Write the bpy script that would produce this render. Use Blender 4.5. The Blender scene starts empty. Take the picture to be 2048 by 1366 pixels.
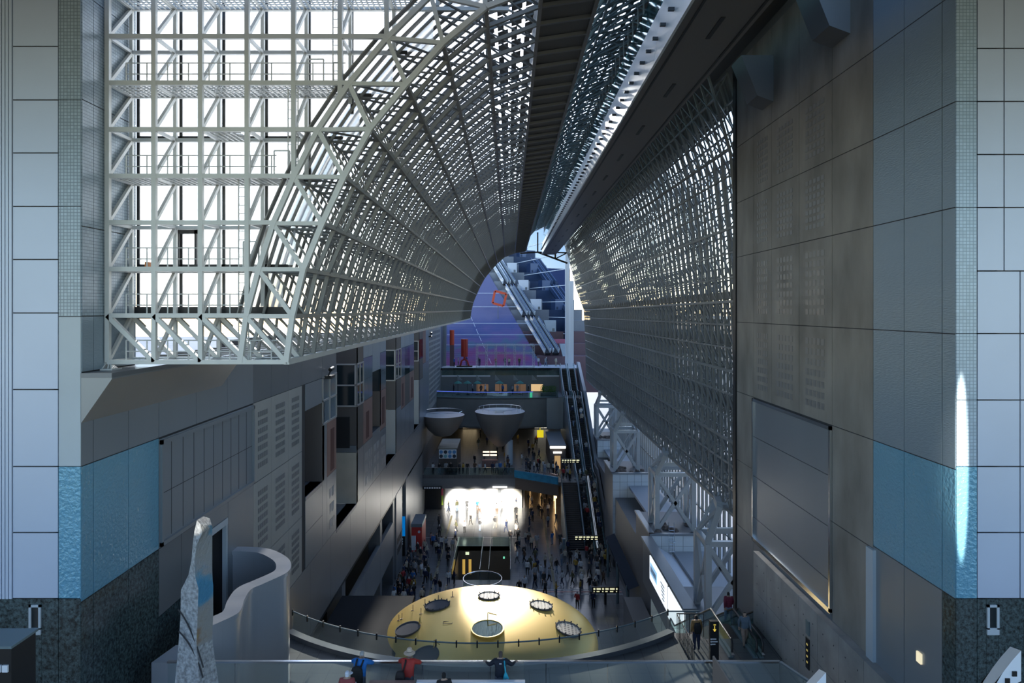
import bpy, bmesh, math, random
from mathutils import Vector, Matrix
random.seed(11)
SC = bpy.context.scene
COL = SC.collection
F = 1365.0; CX = 1018.0; CY = 619.0; H = 30.5        # focal length and vanishing point in pixels of a 2048 px frame, eye height above the concourse

# ------------------------------------------------------------------ camera, sky, sun, exposure
cam = bpy.data.cameras.new('camera'); camo = bpy.data.objects.new('camera', cam); COL.objects.link(camo)
camo.location = (0, 0, H); camo.rotation_euler = (math.pi/2, 0, 0)
cam.sensor_width = 36.0; cam.lens = 24.0; cam.clip_end = 3000
cam.shift_x = (1024-CX)/2048; cam.shift_y = -(683-CY)/2048
SC.camera = camo
SUN_DIR = Vector((-0.046, 1.0, 0.296)).normalized()     # low afternoon sun ahead, seen through the vault
w = bpy.data.worlds.new('World'); SC.world = w; w.use_nodes = True
nt = w.node_tree; nt.nodes.clear()
sky = nt.nodes.new('ShaderNodeTexSky'); sky.sky_type = 'NISHITA'; sky.sun_disc = False
sky.sun_elevation = math.radians(27); sky.sun_rotation = math.atan2(SUN_DIR.x, SUN_DIR.y)
sky.air_density = 1.0; sky.dust_density = 0.35; sky.ozone_density = 2.6
bg = nt.nodes.new('ShaderNodeBackground'); bg.inputs['Strength'].default_value = 0.43
ow = nt.nodes.new('ShaderNodeOutputWorld')
nt.links.new(sky.outputs[0], bg.inputs[0]); nt.links.new(bg.outputs[0], ow.inputs[0])
sl = bpy.data.lights.new('sun', 'SUN'); sl.energy = 6.0; sl.angle = math.radians(1.2); sl.color = (1.0, .96, .89)
slo = bpy.data.objects.new('sun', sl); COL.objects.link(slo)
slo.rotation_euler = SUN_DIR.to_track_quat('Z', 'Y').to_euler()
# low sunlight thrown back into the hall by the glass front behind the viewer: a narrow beam falling on the concourse
def beam(name, src, dst, energy, deg, blend, col=(1.0, .93, .80), sx=1.0, sy=1.0, soft=.5):
    l = bpy.data.lights.new(name, 'SPOT'); l.energy = energy; l.spot_size = math.radians(deg); l.spot_blend = blend
    l.color = col; l.shadow_soft_size = soft; l.use_square = True
    o = bpy.data.objects.new(name, l); COL.objects.link(o); o.location = src; o.scale = (sx, sy, 1)
    o.rotation_euler = (Vector(src)-Vector(dst)).to_track_quat('Z', 'Y').to_euler()
for bx_ in (-7.4, -4.9, -2.4, .1): beam('reflected_sun_beam', (-.1, -15, 35.5), (bx_, 100.0, 1.0), 3.2e6, 2.5, .5, sy=1.35, soft=.2)
beam('reflected_sun_beam_tower', (10.1, -15, 34.7), (13.25, 20.0, 25.9), 2.4e5, 9.0, .3, sx=.075, soft=.06)
beam('reflected_sun_beam_stone', (-6.8, -15, 32.9), (-8.93, 19.5, 24.35), 1.0e5, .95, .5, soft=.05)
vs = SC.view_settings; vs.view_transform = 'Standard'; vs.look = 'None'; vs.gamma = 1.0; vs.use_curve_mapping = False
vs.exposure = 0.0
cy = SC.cycles; cy.max_bounces = 6; cy.diffuse_bounces = 3; cy.glossy_bounces = 3; cy.transmission_bounces = 3; cy.transparent_max_bounces = 8

# ------------------------------------------------------------------ helpers
def PX(px, py, X): Y = X*F/(px-CX); return Vector((X, Y, H-(py-CY)*Y/F))
def PY(px, py, Y): return Vector(((px-CX)*Y/F, Y, H-(py-CY)*Y/F))
def PZ(px, py, Z): Y = (H-Z)*F/(py-CY); return Vector(((px-CX)*Y/F, Y, Z))

class MB:
    def __init__(s): s.v = []; s.f = []; s.m = []
    def add(s, vs, fs, mi=0):
        n = len(s.v); s.v += [tuple(v) for v in vs]
        for f in fs: s.f.append(tuple(i+n for i in f)); s.m.append(mi)
        return s
    def box(s, x0, x1, y0, y1, z0, z1, mi=0):
        return s.add([(x0,y0,z0),(x1,y0,z0),(x1,y1,z0),(x0,y1,z0),(x0,y0,z1),(x1,y0,z1),(x1,y1,z1),(x0,y1,z1)],
              [(0,3,2,1),(4,5,6,7),(0,1,5,4),(1,2,6,5),(2,3,7,6),(3,0,4,7)], mi)
    def bar(s, a, b, w, h=None, mi=0, up=(0,0,1)):
        a = Vector(a); b = Vector(b); d = b-a
        if d.length < 1e-6: return s
        d.normalize(); u = Vector(up)
        if abs(d.dot(u)) > .97: u = Vector((0,1,0)) if abs(d.y) < .9 else Vector((1,0,0))
        r = d.cross(u).normalized()*(w/2); t = r.cross(d).normalized()*((h or w)/2)
        vs = [p+q for p in (a, b) for q in (-r-t, r-t, r+t, -r+t)]
        return s.add(vs, [(0,1,2,3),(7,6,5,4),(0,4,5,1),(1,5,6,2),(2,6,7,3),(3,7,4,0)], mi)
    def path(s, pts, w, h=None, up=(0,0,1)):
        for a, b in zip(pts, pts[1:]): s.bar(a, b, w, h, up=up)
        return s
    def tube(s, pts, r, n=8, cap=True, mi=0):
        pts = [Vector(p) for p in pts]; rings = []; k0 = len(s.v); vs = []
        ref = None
        for i, p in enumerate(pts):
            d = ((pts[i+1]-p) if i+1 < len(pts) else (p-pts[i-1])).normalized()
            if 0 < i < len(pts)-1: d = ((pts[i+1]-p).normalized()+(p-pts[i-1]).normalized()).normalized()
            if ref is None: ref = Vector((0,0,1)) if abs(d.z) < .9 else Vector((1,0,0))
            x = d.cross(ref).normalized(); y = x.cross(d).normalized()
            rr = r[i] if isinstance(r, (list, tuple)) else r
            vs += [p+x*math.cos(2*math.pi*j/n)*rr+y*math.sin(2*math.pi*j/n)*rr for j in range(n)]
        fs = [(i*n+j, i*n+(j+1)%n, (i+1)*n+(j+1)%n, (i+1)*n+j) for i in range(len(pts)-1) for j in range(n)]
        if cap: fs += [tuple(range(n-1,-1,-1)), tuple((len(pts)-1)*n+j for j in range(n))]
        return s.add(vs, fs, mi)
    def poly(s, pts, mi=0): return s.add(pts, [tuple(range(len(pts)))], mi)
    def prism(s, pts, d, mi=0):
        """closed polygon pts (3d) swept by vector d"""
        n = len(pts); d = Vector(d); vs = [Vector(p) for p in pts]; vs += [p+d for p in vs]
        return s.add(vs, [tuple(range(n-1,-1,-1)), tuple(range(n, 2*n))]+[(i, (i+1)%n, n+(i+1)%n, n+i) for i in range(n)], mi)
    def lathe(s, prof, c, n=32, a0=0, a1=2*math.pi, mi=0):
        full = abs(a1-a0-2*math.pi) < 1e-6; m = n if full else n+1; vs = []
        for r, z in prof: vs += [(c[0]+r*math.cos(a0+(a1-a0)*j/n), c[1]+r*math.sin(a0+(a1-a0)*j/n), c[2]+z) for j in range(m)]
        return s.add(vs, [(i*m+j, i*m+(j+1)%m, (i+1)*m+(j+1)%m, (i+1)*m+j) for i in range(len(prof)-1) for j in range(n)], mi)
    def build(s, name, mat, parent=None, smooth=False, kind=None, label=None, cat=None, group=None, bevel=0):
        me = bpy.data.meshes.new(name); me.from_pydata(s.v, [], s.f)
        for m in (mat if isinstance(mat, (list, tuple)) else [mat]): me.materials.append(m)
        if len(me.materials) > 1: me.polygons.foreach_set('material_index', s.m)
        bm = bmesh.new(); bm.from_mesh(me); bmesh.ops.recalc_face_normals(bm, faces=bm.faces); bm.to_mesh(me); bm.free()
        if smooth:
            me.polygons.foreach_set('use_smooth', [True]*len(me.polygons)); me.set_sharp_from_angle(angle=math.radians(40))
        o = bpy.data.objects.new(name, me); COL.objects.link(o)
        if bevel:
            b = o.modifiers.new('bevel', 'BEVEL'); b.width = bevel; b.segments = 2; b.limit_method = 'ANGLE'
        if parent is not None:
            o.parent = parent; o.location = -Vector(abs_loc(parent))
        return tag(o, label, cat, group, kind)
def abs_loc(o):
    l = Vector(o.location)
    while o.parent is not None: o = o.parent; l = l+Vector(o.location)
    return l
def tag(o, label=None, cat=None, group=None, kind=None):
    for k, v in (('label', label), ('category', cat), ('group', group), ('kind', kind)):
        if v: o[k] = v
    return o
def thing(name, label, cat, loc=(0,0,0), group=None, kind=None):
    o = bpy.data.objects.new(name, None); COL.objects.link(o); o.location = loc; o.empty_display_size = .3
    return tag(o, label, cat, group, kind)
def mesh_thing(name, mb, mat, label, cat, base, group=None, **kw):
    """one-mesh thing whose origin sits at its base"""
    o = mb.build(name, mat, None, label=label, cat=cat, group=group, **kw)
    o.data.transform(Matrix.Translation(-Vector(base))); o.location = base
    return o
def dup(root, loc, rotz=0.0, label=None):
    r = root.copy(); COL.objects.link(r); r.location = loc; r.rotation_euler = (0, 0, rotz)
    if label: r['label'] = label
    for ch in list(root.children):
        c = ch.copy(); COL.objects.link(c); c.parent = r
        for g in ch.children: d = g.copy(); COL.objects.link(d); d.parent = c
    return r

# ------------------------------------------------------------------ materials
def M(name, col, rough=.5, metal=0.0, var=0.0, vscale=.6, bump=0.0, bscale=20.0, spec=None, stretch=None, coat=0.0):
    m = bpy.data.materials.new(name); m.use_nodes = True; n = m.node_tree.nodes; L = m.node_tree.links
    b = n['Principled BSDF']; b.inputs['Base Color'].default_value = (*col, 1); b.inputs['Roughness'].default_value = rough
    b.inputs['Metallic'].default_value = metal
    if spec is not None: b.inputs['Specular IOR Level'].default_value = spec
    if coat: b.inputs['Coat Weight'].default_value = coat; b.inputs['Coat Roughness'].default_value = .08
    tc = n.new('ShaderNodeTexCoord'); src = tc.outputs['Object']
    if stretch:
        mp = n.new('ShaderNodeMapping'); mp.inputs['Scale'].default_value = stretch; L.new(src, mp.inputs[0]); src = mp.outputs[0]
    if var:
        t = n.new('ShaderNodeTexNoise'); t.inputs['Scale'].default_value = vscale; t.inputs['Detail'].default_value = 6; L.new(src, t.inputs['Vector'])
        r = n.new('ShaderNodeValToRGB'); r.color_ramp.elements[0].position = .3; r.color_ramp.elements[1].position = .7
        r.color_ramp.elements[0].color = (*[max(0, c*(1-var)) for c in col], 1); r.color_ramp.elements[1].color = (*[min(1, c*(1+var)) for c in col], 1)
        L.new(t.outputs['Fac'], r.inputs[0]); L.new(r.outputs[0], b.inputs['Base Color'])
    if bump:
        t2 = n.new('ShaderNodeTexNoise'); t2.inputs['Scale'].default_value = bscale; t2.inputs['Detail'].default_value = 3; L.new(src, t2.inputs['Vector'])
        bp = n.new('ShaderNodeBump'); bp.inputs['Strength'].default_value = bump; bp.inputs['Distance'].default_value = .05
        L.new(t2.outputs['Fac'], bp.inputs['Height']); L.new(bp.outputs[0], b.inputs['Normal'])
    return m
def grid_mat(name, col, joint, su, sv, plane='xy', rough=.4, metal=0.0, mortar=.03, var=.06, offset=0.0, bump=.4):
    """tiles too small to build singly: brick texture in the given plane"""
    m = M(name, col, rough, metal); n = m.node_tree.nodes; L = m.node_tree.links; b = n['Principled BSDF']
    tc = n.new('ShaderNodeTexCoord'); sp = n.new('ShaderNodeSeparateXYZ'); cb = n.new('ShaderNodeCombineXYZ'); L.new(tc.outputs['Object'], sp.inputs[0])
    ax = {'x': 0, 'y': 1, 'z': 2}
    if plane == 'wall':       # any upright wall: run along x+y
        ad = n.new('ShaderNodeMath'); ad.operation = 'ADD'; L.new(sp.outputs[0], ad.inputs[0]); L.new(sp.outputs[1], ad.inputs[1])
        L.new(ad.outputs[0], cb.inputs[0]); L.new(sp.outputs[2], cb.inputs[1])
    else:
        L.new(sp.outputs[ax[plane[0]]], cb.inputs[0]); L.new(sp.outputs[ax[plane[1]]], cb.inputs[1])
    br = n.new('ShaderNodeTexBrick'); br.offset = offset; br.inputs['Scale'].default_value = 1.0
    br.inputs['Brick Width'].default_value = su; br.inputs['Row Height'].default_value = sv; br.inputs['Mortar Size'].default_value = mortar
    br.inputs['Color1'].default_value = (*[c*(1-var) for c in col], 1); br.inputs['Color2'].default_value = (*[min(1, c*(1+var)) for c in col], 1)
    br.inputs['Mortar'].default_value = (*joint, 1); L.new(cb.outputs[0], br.inputs['Vector']); L.new(br.outputs['Color'], b.inputs['Base Color'])
    if bump:
        bp = n.new('ShaderNodeBump'); bp.invert = True; bp.inputs['Strength'].default_value = bump; bp.inputs['Distance'].default_value = .02
        L.new(br.outputs['Fac'], bp.inputs['Height']); L.new(bp.outputs[0], b.inputs['Normal'])
    return m
def glass(name, tint=(.8,.9,.88), refl=.12, rough=.03, frost=0.0, dust_glare=0.0):
    m = bpy.data.materials.new(name); m.use_nodes = True; n = m.node_tree.nodes; L = m.node_tree.links; n.clear()
    o = n.new('ShaderNodeOutputMaterial'); t = n.new('ShaderNodeBsdfTransparent'); t.inputs[0].default_value = (*tint, 1)
    g = n.new('ShaderNodeBsdfGlossy'); g.inputs['Roughness'].default_value = rough; g.inputs[0].default_value = (.9,.95,1,1)
    lw = n.new('ShaderNodeLayerWeight'); lw.inputs[0].default_value = .5
    pw = n.new('ShaderNodeMath'); pw.operation = 'POWER'; pw.inputs[1].default_value = 5.0; L.new(lw.outputs['Facing'], pw.inputs[0])
    a = n.new('ShaderNodeMath'); a.operation = 'MULTIPLY_ADD'; a.inputs[1].default_value = .55; a.inputs[2].default_value = refl; a.use_clamp = True; L.new(pw.outputs[0], a.inputs[0])
    base = t
    if frost:
        r = n.new('ShaderNodeBsdfTranslucent'); r.inputs[0].default_value = (*tint, 1)
        ms = n.new('ShaderNodeMixShader'); ms.inputs[0].default_value = frost; L.new(t.outputs[0], ms.inputs[1]); L.new(r.outputs[0], ms.inputs[2]); base = ms
    if dust_glare:
        df = n.new('ShaderNodeBsdfDiffuse'); df.inputs[0].default_value = (.75,.78,.76,1); md = n.new('ShaderNodeMixShader'); md.inputs[0].default_value = dust_glare
        L.new(base.outputs[0], md.inputs[1]); L.new(df.outputs[0], md.inputs[2]); base = md
    mx = n.new('ShaderNodeMixShader'); L.new(a.outputs[0], mx.inputs[0]); L.new(base.outputs[0], mx.inputs[1]); L.new(g.outputs[0], mx.inputs[2])
    L.new(mx.outputs[0], o.inputs[0]); return m
def lit(name, col, s):
    m = M(name, col, .5); b = m.node_tree.nodes['Principled BSDF']
    b.inputs['Emission Color'].default_value = (*col, 1); b.inputs['Emission Strength'].default_value = s
    return m
def granite_mat():
    m = M('green_granite', (.03,.045,.05), .22); n = m.node_tree.nodes; L = m.node_tree.links; b = n['Principled BSDF']
    tc = n.new('ShaderNodeTexCoord'); v = n.new('ShaderNodeTexNoise'); v.inputs['Scale'].default_value = 9; v.inputs['Detail'].default_value = 8; v.inputs['Roughness'].default_value = .8
    r = n.new('ShaderNodeValToRGB'); e = r.color_ramp.elements; e[0].position = .40; e[0].color = (.010,.016,.018,1); e[1].position = .66; e[1].color = (.10,.15,.16,1)
    L.new(tc.outputs['Object'], v.inputs['Vector']); L.new(v.outputs['Fac'], r.inputs[0]); L.new(r.outputs[0], b.inputs['Base Color']); return m

m_joint = M('dark_joint', (.035,.035,.04), .8)
m_tower = M('pale_enamel_panel', (.47,.545,.69), .38, .15, var=.03, vscale=.4)
m_mosaic = grid_mat('grey_blue_mosaic', (.32,.40,.47), (.17,.22,.27), .10, .10, 'wall', .30, .1, .012, .10)
m_mosaic2 = grid_mat('pale_blue_mosaic', (.36,.47,.58), (.21,.29,.37), .10, .10, 'wall', .30, .1, .010, .08)
m_plainfacet = M('pale_grey_stone', (.44,.50,.55), .4, var=.04)
m_blue = M('hammered_blue_panel', (.15,.36,.50), .24, .15, bump=.9, bscale=9.0)
m_greyblue = M('slate_blue_panel', (.25,.32,.38), .38, .3, bump=.25, bscale=30.0, stretch=(.15,.15,1))
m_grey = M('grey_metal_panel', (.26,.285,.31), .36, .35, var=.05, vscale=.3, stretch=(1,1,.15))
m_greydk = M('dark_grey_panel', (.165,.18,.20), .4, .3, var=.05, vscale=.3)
m_smooth = M('satin_metal_band', (.30,.31,.325), .38, .45, bump=.10, bscale=2.2, stretch=(3,3,.05))
m_conc = M('brown_concrete', (.235,.215,.19), .55, .0, var=.30, vscale=.7, bump=.15, bscale=4.0, stretch=(1,1,.45), spec=.5)
m_conc2 = M('board_formed_concrete', (.30,.29,.275), .6, var=.18, vscale=.9, bump=.1, bscale=6)
m_perf = M('pale_perforated_panel', (.36,.355,.335), .55, var=.05)
m_hole = M('grille_square', (.17,.175,.18), .5)
m_hole2 = M('right_grille_square', (.225,.215,.21), .35, .2)
m_granite = granite_mat()
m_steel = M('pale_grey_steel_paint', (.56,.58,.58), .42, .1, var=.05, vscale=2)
m_steeldk = M('dark_teal_steel', (.16,.22,.24), .45, .2)  # steel painted dark teal
m_steelr = M('backlit_darkened_steel', (.22,.225,.22), .45, .15, var=.06)  # steel darkened in its colour to look backlit
m_clad = M('dark_roof_panel', (.16,.155,.15), .6)
m_slat = M('roof_slat', (.22,.215,.205), .5)
m_glassr = glass('roof_glass_frosted', (.95,.95,.93), .02, .1, frost=.3)
m_glassg = glass('gable_frosted_glass', (.97,.98,.98), .03, .1, frost=.5)
m_glass = glass('clear_green_glass', (.70,.80,.77), .10, .06)
m_glassrail = glass('dusty_glare_guard_glass', (.90,.94,.93), .06, .10, dust_glare=.07)  # whitish mix stands in for dome glare on dusty glass
m_glassdk = M('dark_window_glass', (.015,.025,.03), .06, .0, spec=.8)
m_glassblue = M('pale_blue_spandrel_glass', (.20,.25,.29), .14, .2)
m_chrome = M('polished_rail', (.75,.77,.78), .18, 1.0)
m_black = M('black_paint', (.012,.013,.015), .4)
m_blackrub = M('black_handrail_rubber', (.02,.02,.022), .45)
m_step = M('dark_escalator_step', (.04,.04,.042), .5, .5)
m_white = M('white_paint', (.78,.80,.84), .45)
m_terra = M('terracotta_panel', (.26,.145,.12), .55, var=.08)
m_brown = M('brown_metal_panel', (.10,.085,.078), .5, .2)
m_brick = M('dark_red_reveal', (.09,.02,.015), .6)
m_beige = M('beige_concrete_reveal', (.48,.42,.33), .7, var=.1, bump=.1, bscale=6)
m_gold = M('brushed_gold_sheet', (.88,.60,.15), .36, .35, bump=.05, bscale=1.4)
m_floor = grid_mat('dark_stone_floor', (.15,.155,.165), (.09,.09,.095), 1.2, 1.2, 'xy', .22, 0, .02, .08, bump=.05)
m_deck = grid_mat('grey_slate_deck', (.10,.105,.11), (.05,.05,.055), .9, .9, 'xy', .4, 0, .02, .07, bump=.1)
m_white_tile = M('white_glazed_tile', (.72,.77,.80), .25, .05, var=.04)
m_blockgrey = M('grey_block_side', (.12,.12,.125), .5)
m_pale_floor = M('pale_terrace_paving', (.62,.62,.64), .5, var=.05)
m_fascia = M('white_bridge_fascia', (.84,.87,.88), .30, .2, bump=.35, bscale=1.6, stretch=(.2,1.2,.2))
m_soffit = M('brown_grey_soffit', (.20,.185,.175), .45, .3)
m_cone = M('taupe_cone_cladding', (.20,.185,.18), .45, .2)
m_bluebal = M('blue_balustrade', (.03,.24,.40), .3, var=.2, vscale=1.5)
m_ground = M('pale_city_ground', (.30,.31,.32), .8, var=.12, vscale=.05)

# ------------------------------------------------------------------ structure: ground, floors
XL = -12.8; XR = 13.1
def ZL(px, py): return H-12.8*(py-CY)/(CX-px)
def YL(px): return 12.8*F/(CX-px)
def YR(px): return 13.1*F/(px-CX)
MB().box(-600, 600, 28, 900, -6.2, -5.0).build('ground', m_ground, kind='structure')
PITX0, PITX1, PITY0, PITY1 = -6.5, .15, 77.0, 88.0
fl = MB().box(-20, 20, 30, PITY0, -.6, 0).box(-20, 20, PITY1, 141, -.6, 0).box(-20, PITX0, PITY0, PITY1, -.6, 0).box(PITX1, 20, PITY0, PITY1, -.6, 0).build('floor', m_floor, kind='structure')
fm = MB()
for x, w_ in ((-8.6,.28),(4.9,.28)): fm.box(x, x+w_, 60, 101, 0, .006)
fm.build('tactile_strip', M('worn_yellow_tactile_paving', (.20,.175,.10), .6, var=.35, vscale=2), fl)
fm = MB(); fm.box(3.0, 12.2, 73.6, 73.95, 0, .006); fm.build('floor_stripe', M('pink_floor_stripe', (.50,.25,.22), .4), fl)
fm = MB(); fm.box(3.0, 12.2, 73.0, 73.3, 0, .005); fm.box(3.0, 12.2, 74.2, 74.4, 0, .005); fm.box(-12, 3, 91.2, 91.32, 0, .005); fm.build('floor_line', M('pale_floor_line', (.36,.36,.36), .4), fl)

def wallpanels(parent, X, sgn, cells, gap=.035, proud=.035):
    """panels on a long side wall: (y0,y1,z0,z1,mat,name)"""
    for (y0, y1, z0, z1, mt, *nm) in cells:
        a, b = (X-proud, X) if sgn < 0 else (X, X+proud)
        MB().box(a, b, y0+gap/2, y1-gap/2, z0+gap/2, z1-gap/2).build(nm[0] if nm else 'panel', mt, parent)
def perforation(parent, X, sgn, y0, y1, z0, z1, nc, nr, mt, proud=.02):
    mb = MB(); cw = (y1-y0)/nc; ch = (z1-z0)/nr
    for i in range(nc):
        for j in range(nr):
            yy = y0+cw*i; zz = z0+ch*j
            mb.box(X-proud, X+proud, yy+cw*.16, yy+cw*.84, zz+ch*.2, zz+ch*.8)
    o = mb.build('grille', mt, parent); o['kind'] = 'stuff'; return o

# ---- left long wall
wl = MB()
core = XL-.035; TOPL = 28.57
def coreb(y0, y1, z0, z1, depth=.8): wl.box(core-depth, core, y0, y1, z0, z1)
coreb(20.45, 28.7, 9.5, TOPL); coreb(28.7, 31.1, 21.05, TOPL); coreb(31.1, 42.9, 9.5, TOPL)          # doorway 28.7..31.1 left open
coreb(42.9, 46.8, 24.1, TOPL); coreb(42.9, 46.8, 9.5, 18.7); coreb(46.8, 50.6, 9.5, TOPL)
coreb(50.6, 57.3, 9.5, 14.2); coreb(57.3, 64, 9.5, TOPL); coreb(64, 67.7, 9.5, 18.9); coreb(64, 67.7, 24.6, TOPL); coreb(67.7, 71, 9.5, TOPL)
coreb(71, 77, 9.5, 14.2); coreb(77, 92, 9.5, TOPL); coreb(92, 97, 9.5, 14.2); coreb(97, 128, 9.5, TOPL)
wl.box(-20, core-.8, 28.0, 31.8, 14, 14.2)
WALL_L = wl.build('wall_left', m_joint, kind='structure')
cells = []
ed = [YL(p) for p in (162, 187, 257, 318, 393, 455, 507, 543, 577, 604)]+[46.8, 50.6]
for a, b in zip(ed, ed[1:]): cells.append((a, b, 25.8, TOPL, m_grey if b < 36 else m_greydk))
for a, b in zip(ed[:3], ed[1:4]): cells.append((a, b, 21.74, 25.8, m_blue, 'blue_panel')); cells.append((a, b, 12, 21.74, m_granite, 'granite_panel'))
y0, y1 = ed[3], ed[6]
cells.append((y0, y1, 21.75, 25.75, m_grey, 'framed_panel'))
for k, (a, b) in enumerate(((y0, 26.7), (26.7, 28.7))): cells.append((a, b, 19.25, 21.74, m_plainfacet if 0 else m_greydk, 'tile_panel')); cells.append((a, b, 12, 19.25, m_granite, 'granite_panel'))
cells.append((28.7, 31.1, 21.05, 21.74, m_grey))
cells.append((31.1, ed[6], 14.2, 21.74, m_grey))
for a, b in zip(ed[6:9], ed[7:10]):
    for z0, z1 in ((21.74,25.8),(17.7,21.74),(14.2,17.7)): cells.append((a, b, z0, z1, m_perf, 'perforated_panel'))
cells += [(42.9, 46.8, 24.1, 25.8, m_grey), (42.9, 46.8, 16.4, 18.7, m_grey), (42.9, 46.8, 14.2, 16.4, m_grey), (46.8, 48.0, 14.2, 22.6, m_grey),
          (46.8, 48.7, 22.6, 24.2, m_glassblue, 'window_pane'), (48.7, 50.6, 22.6, 24.2, m_glassblue, 'window_pane'), (46.8, 48.7, 24.2, 25.8, m_glassblue, 'window_pane'), (48.7, 50.6, 24.2, 25.8, m_glassblue, 'window_pane'),
          (48.0, 50.6, 18.7, 22.6, m_terra, 'terracotta_panel'), (48.0, 50.6, 14.2, 18.7, m_grey)]
# second stretch 57.3..71
for z0, z1, mt, nm in ((14.2,18.6,m_grey,'panel'),(18.6,22.4,m_brown,'brown_panel'),(22.4,24.1,m_glassdk,'window_pane'),(24.1,25.9,m_glassdk,'window_pane'),(25.9,TOPL,m_brown,'brown_panel')): cells.append((57.3, 60.0, z0, z1, mt, nm))
for a, b in ((60, 62), (62, 64)):
    cells += [(a, b, 22.4, 24.3, m_glassblue, 'window_pane'), (a, b, 24.3, 26.2, m_glassblue, 'window_pane'), (a, b, 26.2, TOPL, m_greyblue)]
cells += [(60, 64, 18.6, 22.4, m_terra, 'terracotta_panel'), (60, 64, 14.2, 18.6, m_grey), (64, 67.7, 14.2, 18.9, m_grey), (64, 67.7, 24.6, TOPL, m_greyblue),
          (67.7, 71, 22.4, 24.3, m_glassblue, 'window_pane'), (67.7, 71, 24.3, 26.2, m_glassblue, 'window_pane'), (67.7, 71, 26.2, TOPL, m_greyblue), (67.7, 71, 18.4, 22.4, m_terra, 'terracotta_panel'), (67.7, 71, 14.2, 18.4, m_grey)]
# third stretch 77..92 and the far one
for z0, z1, mt, nm in ((14.2,19.2,m_grey,'panel'),(19.2,22.6,m_brown,'brown_panel'),(22.6,24.2,m_glassdk,'window_pane'),(24.2,25.9,m_glassdk,'window_pane'),(25.9,TOPL,m_brown,'brown_panel')): cells.append((77, 80.9, z0, z1, mt, nm))
for a, b in ((80.9, 84), (84, 88), (88, 92)):
    cells += [(a, b, 22.4, 25.9, m_glassblue if b != 88 else m_glassdk, 'window_pane'), (a, b, 25.9, TOPL, m_greyblue), (a, b, 18.6, 22.4, m_terra if b != 88 else m_brown, 'terracotta_panel'), (a, b, 14.2, 18.6, m_grey)]
cells += [(97, 101.5, 14.2, 20.4, m_grey), (97, 101.5, 20.4, 23.4, m_brown, 'brown_panel'), (97, 101.5, 23.4, 26.2, m_glassdk, 'window_pane'), (97, 101.5, 26.2, TOPL, m_brown, 'brown_panel')]
for a, b in ((101.5, 105), (105, 109)): cells += [(a, b, 22.4, TOPL, m_terra if b == 105 else m_greyblue, 'terracotta_panel' if b == 105 else 'panel'), (a, b, 14.2, 22.4, m_grey)]
for a, b in ((109, 118), (118, 128)): cells += [(a, b, 14.2, TOPL, m_perf, 'perforated_panel')]
yy = 31.1
for a, b in zip([31.1, 35, 39.6, 44, 49, 55, 61, 68, 75, 83, 91, 100, 110, 128][:-1], [35, 39.6, 44, 49, 55, 61, 68, 75, 83, 91, 100, 110, 128]): cells.append((a, b, 9.5, 14.2, m_smooth, 'metal_band_panel'))
wallpanels(WALL_L, XL, -1, cells)
for a, b in zip(ed[6:9], ed[7:10]):
    w_ = b-a
    for z0, z1 in ((21.74,25.8),(17.7,21.74),(14.2,17.7)): perforation(WALL_L, XL, -1, a+w_*.22, b-w_*.22, z0+.55, z1-.45, 5, 7 if z1-z0 > 3.8 else 6, m_hole)
perforation(WALL_L, XL, -1, 109.5, 127, 15, 27, 9, 14, m_hole)
for a, b in ((48.6, 50.0), (60.6, 61.8), (62.3, 63.8), (64.4, 67.2), (68.3, 70.4)): perforation(WALL_L, XL, -1, a, b, 14.6, 17.9, 2, 3, M('pale_blind_window', (.40,.41,.41), .5), .012)
m_ = MB(); m_.box(XL-.3, XL+.01, 49.0, 50.0, 18.9, 21.9); m_.box(XL-.3, XL+.01, 61.1, 62.4, 18.9, 21.3); m_.box(XL-.3, XL+.01, 68.8, 70.2, 18.9, 21.6); m_.box(XL-.3, XL+.01, 81.6, 82.8, 18.9, 21.6); m_.box(XL-.3, XL+.01, 89.3, 90.6, 18.9, 21.6)
m_.build('red_reveal', m_brick, WALL_L)
# seams and frame of the large framed panel
fr = MB(); fr.box(XL, XL+.10, y0+.05, y0+.16, 21.8, 25.7); fr.box(XL, XL+.10, y1-.16, y1-.05, 21.8, 25.7); fr.box(XL, XL+.10, y0+.05, y1-.05, 21.8, 21.95); fr.box(XL, XL+.10, y0+.05, y1-.05, 25.55, 25.7)
fr.build('panel_frame', m_grey, WALL_L)
sm = MB()
for k in range(1, 10): q = y0+(y1-y0)*k/10; sm.box(XL, XL+.008, q-.012, q+.012, 22, 25.5)
sm.box(XL, XL+.008, y0+.2, y1-.2, 23.7, 23.72); sm.build('seam', m_joint, WALL_L)
# sill ledge of each opening, window mullions
sl_ = MB()
for a, b, z in ((50.6,57.3,14.2),(71,77,14.2),(92,97,14.2),(42.9,46.8,18.7)): sl_.box(XL-4.5, XL+.02, a, b, z-.25, z)
sl_.build('sill', m_greydk, WALL_L)
mu = MB()
for (a, b, z0, z1) in ((57.3,60,22.4,25.9),(77,80.9,22.6,25.9),(46.8,50.6,22.6,25.8)):
    for q in (a+.06, (a+b)/2, b-.06): mu.box(XL, XL+.06, q-.06, q+.06, z0, z1)
    for q in (z0, (z0+z1)/2, z1): mu.box(XL, XL+.06, a, b, q-.06, q+.06)
mu.build('mullion', M('pale_mullion', (.45,.43,.42), .4, .4), WALL_L)
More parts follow.
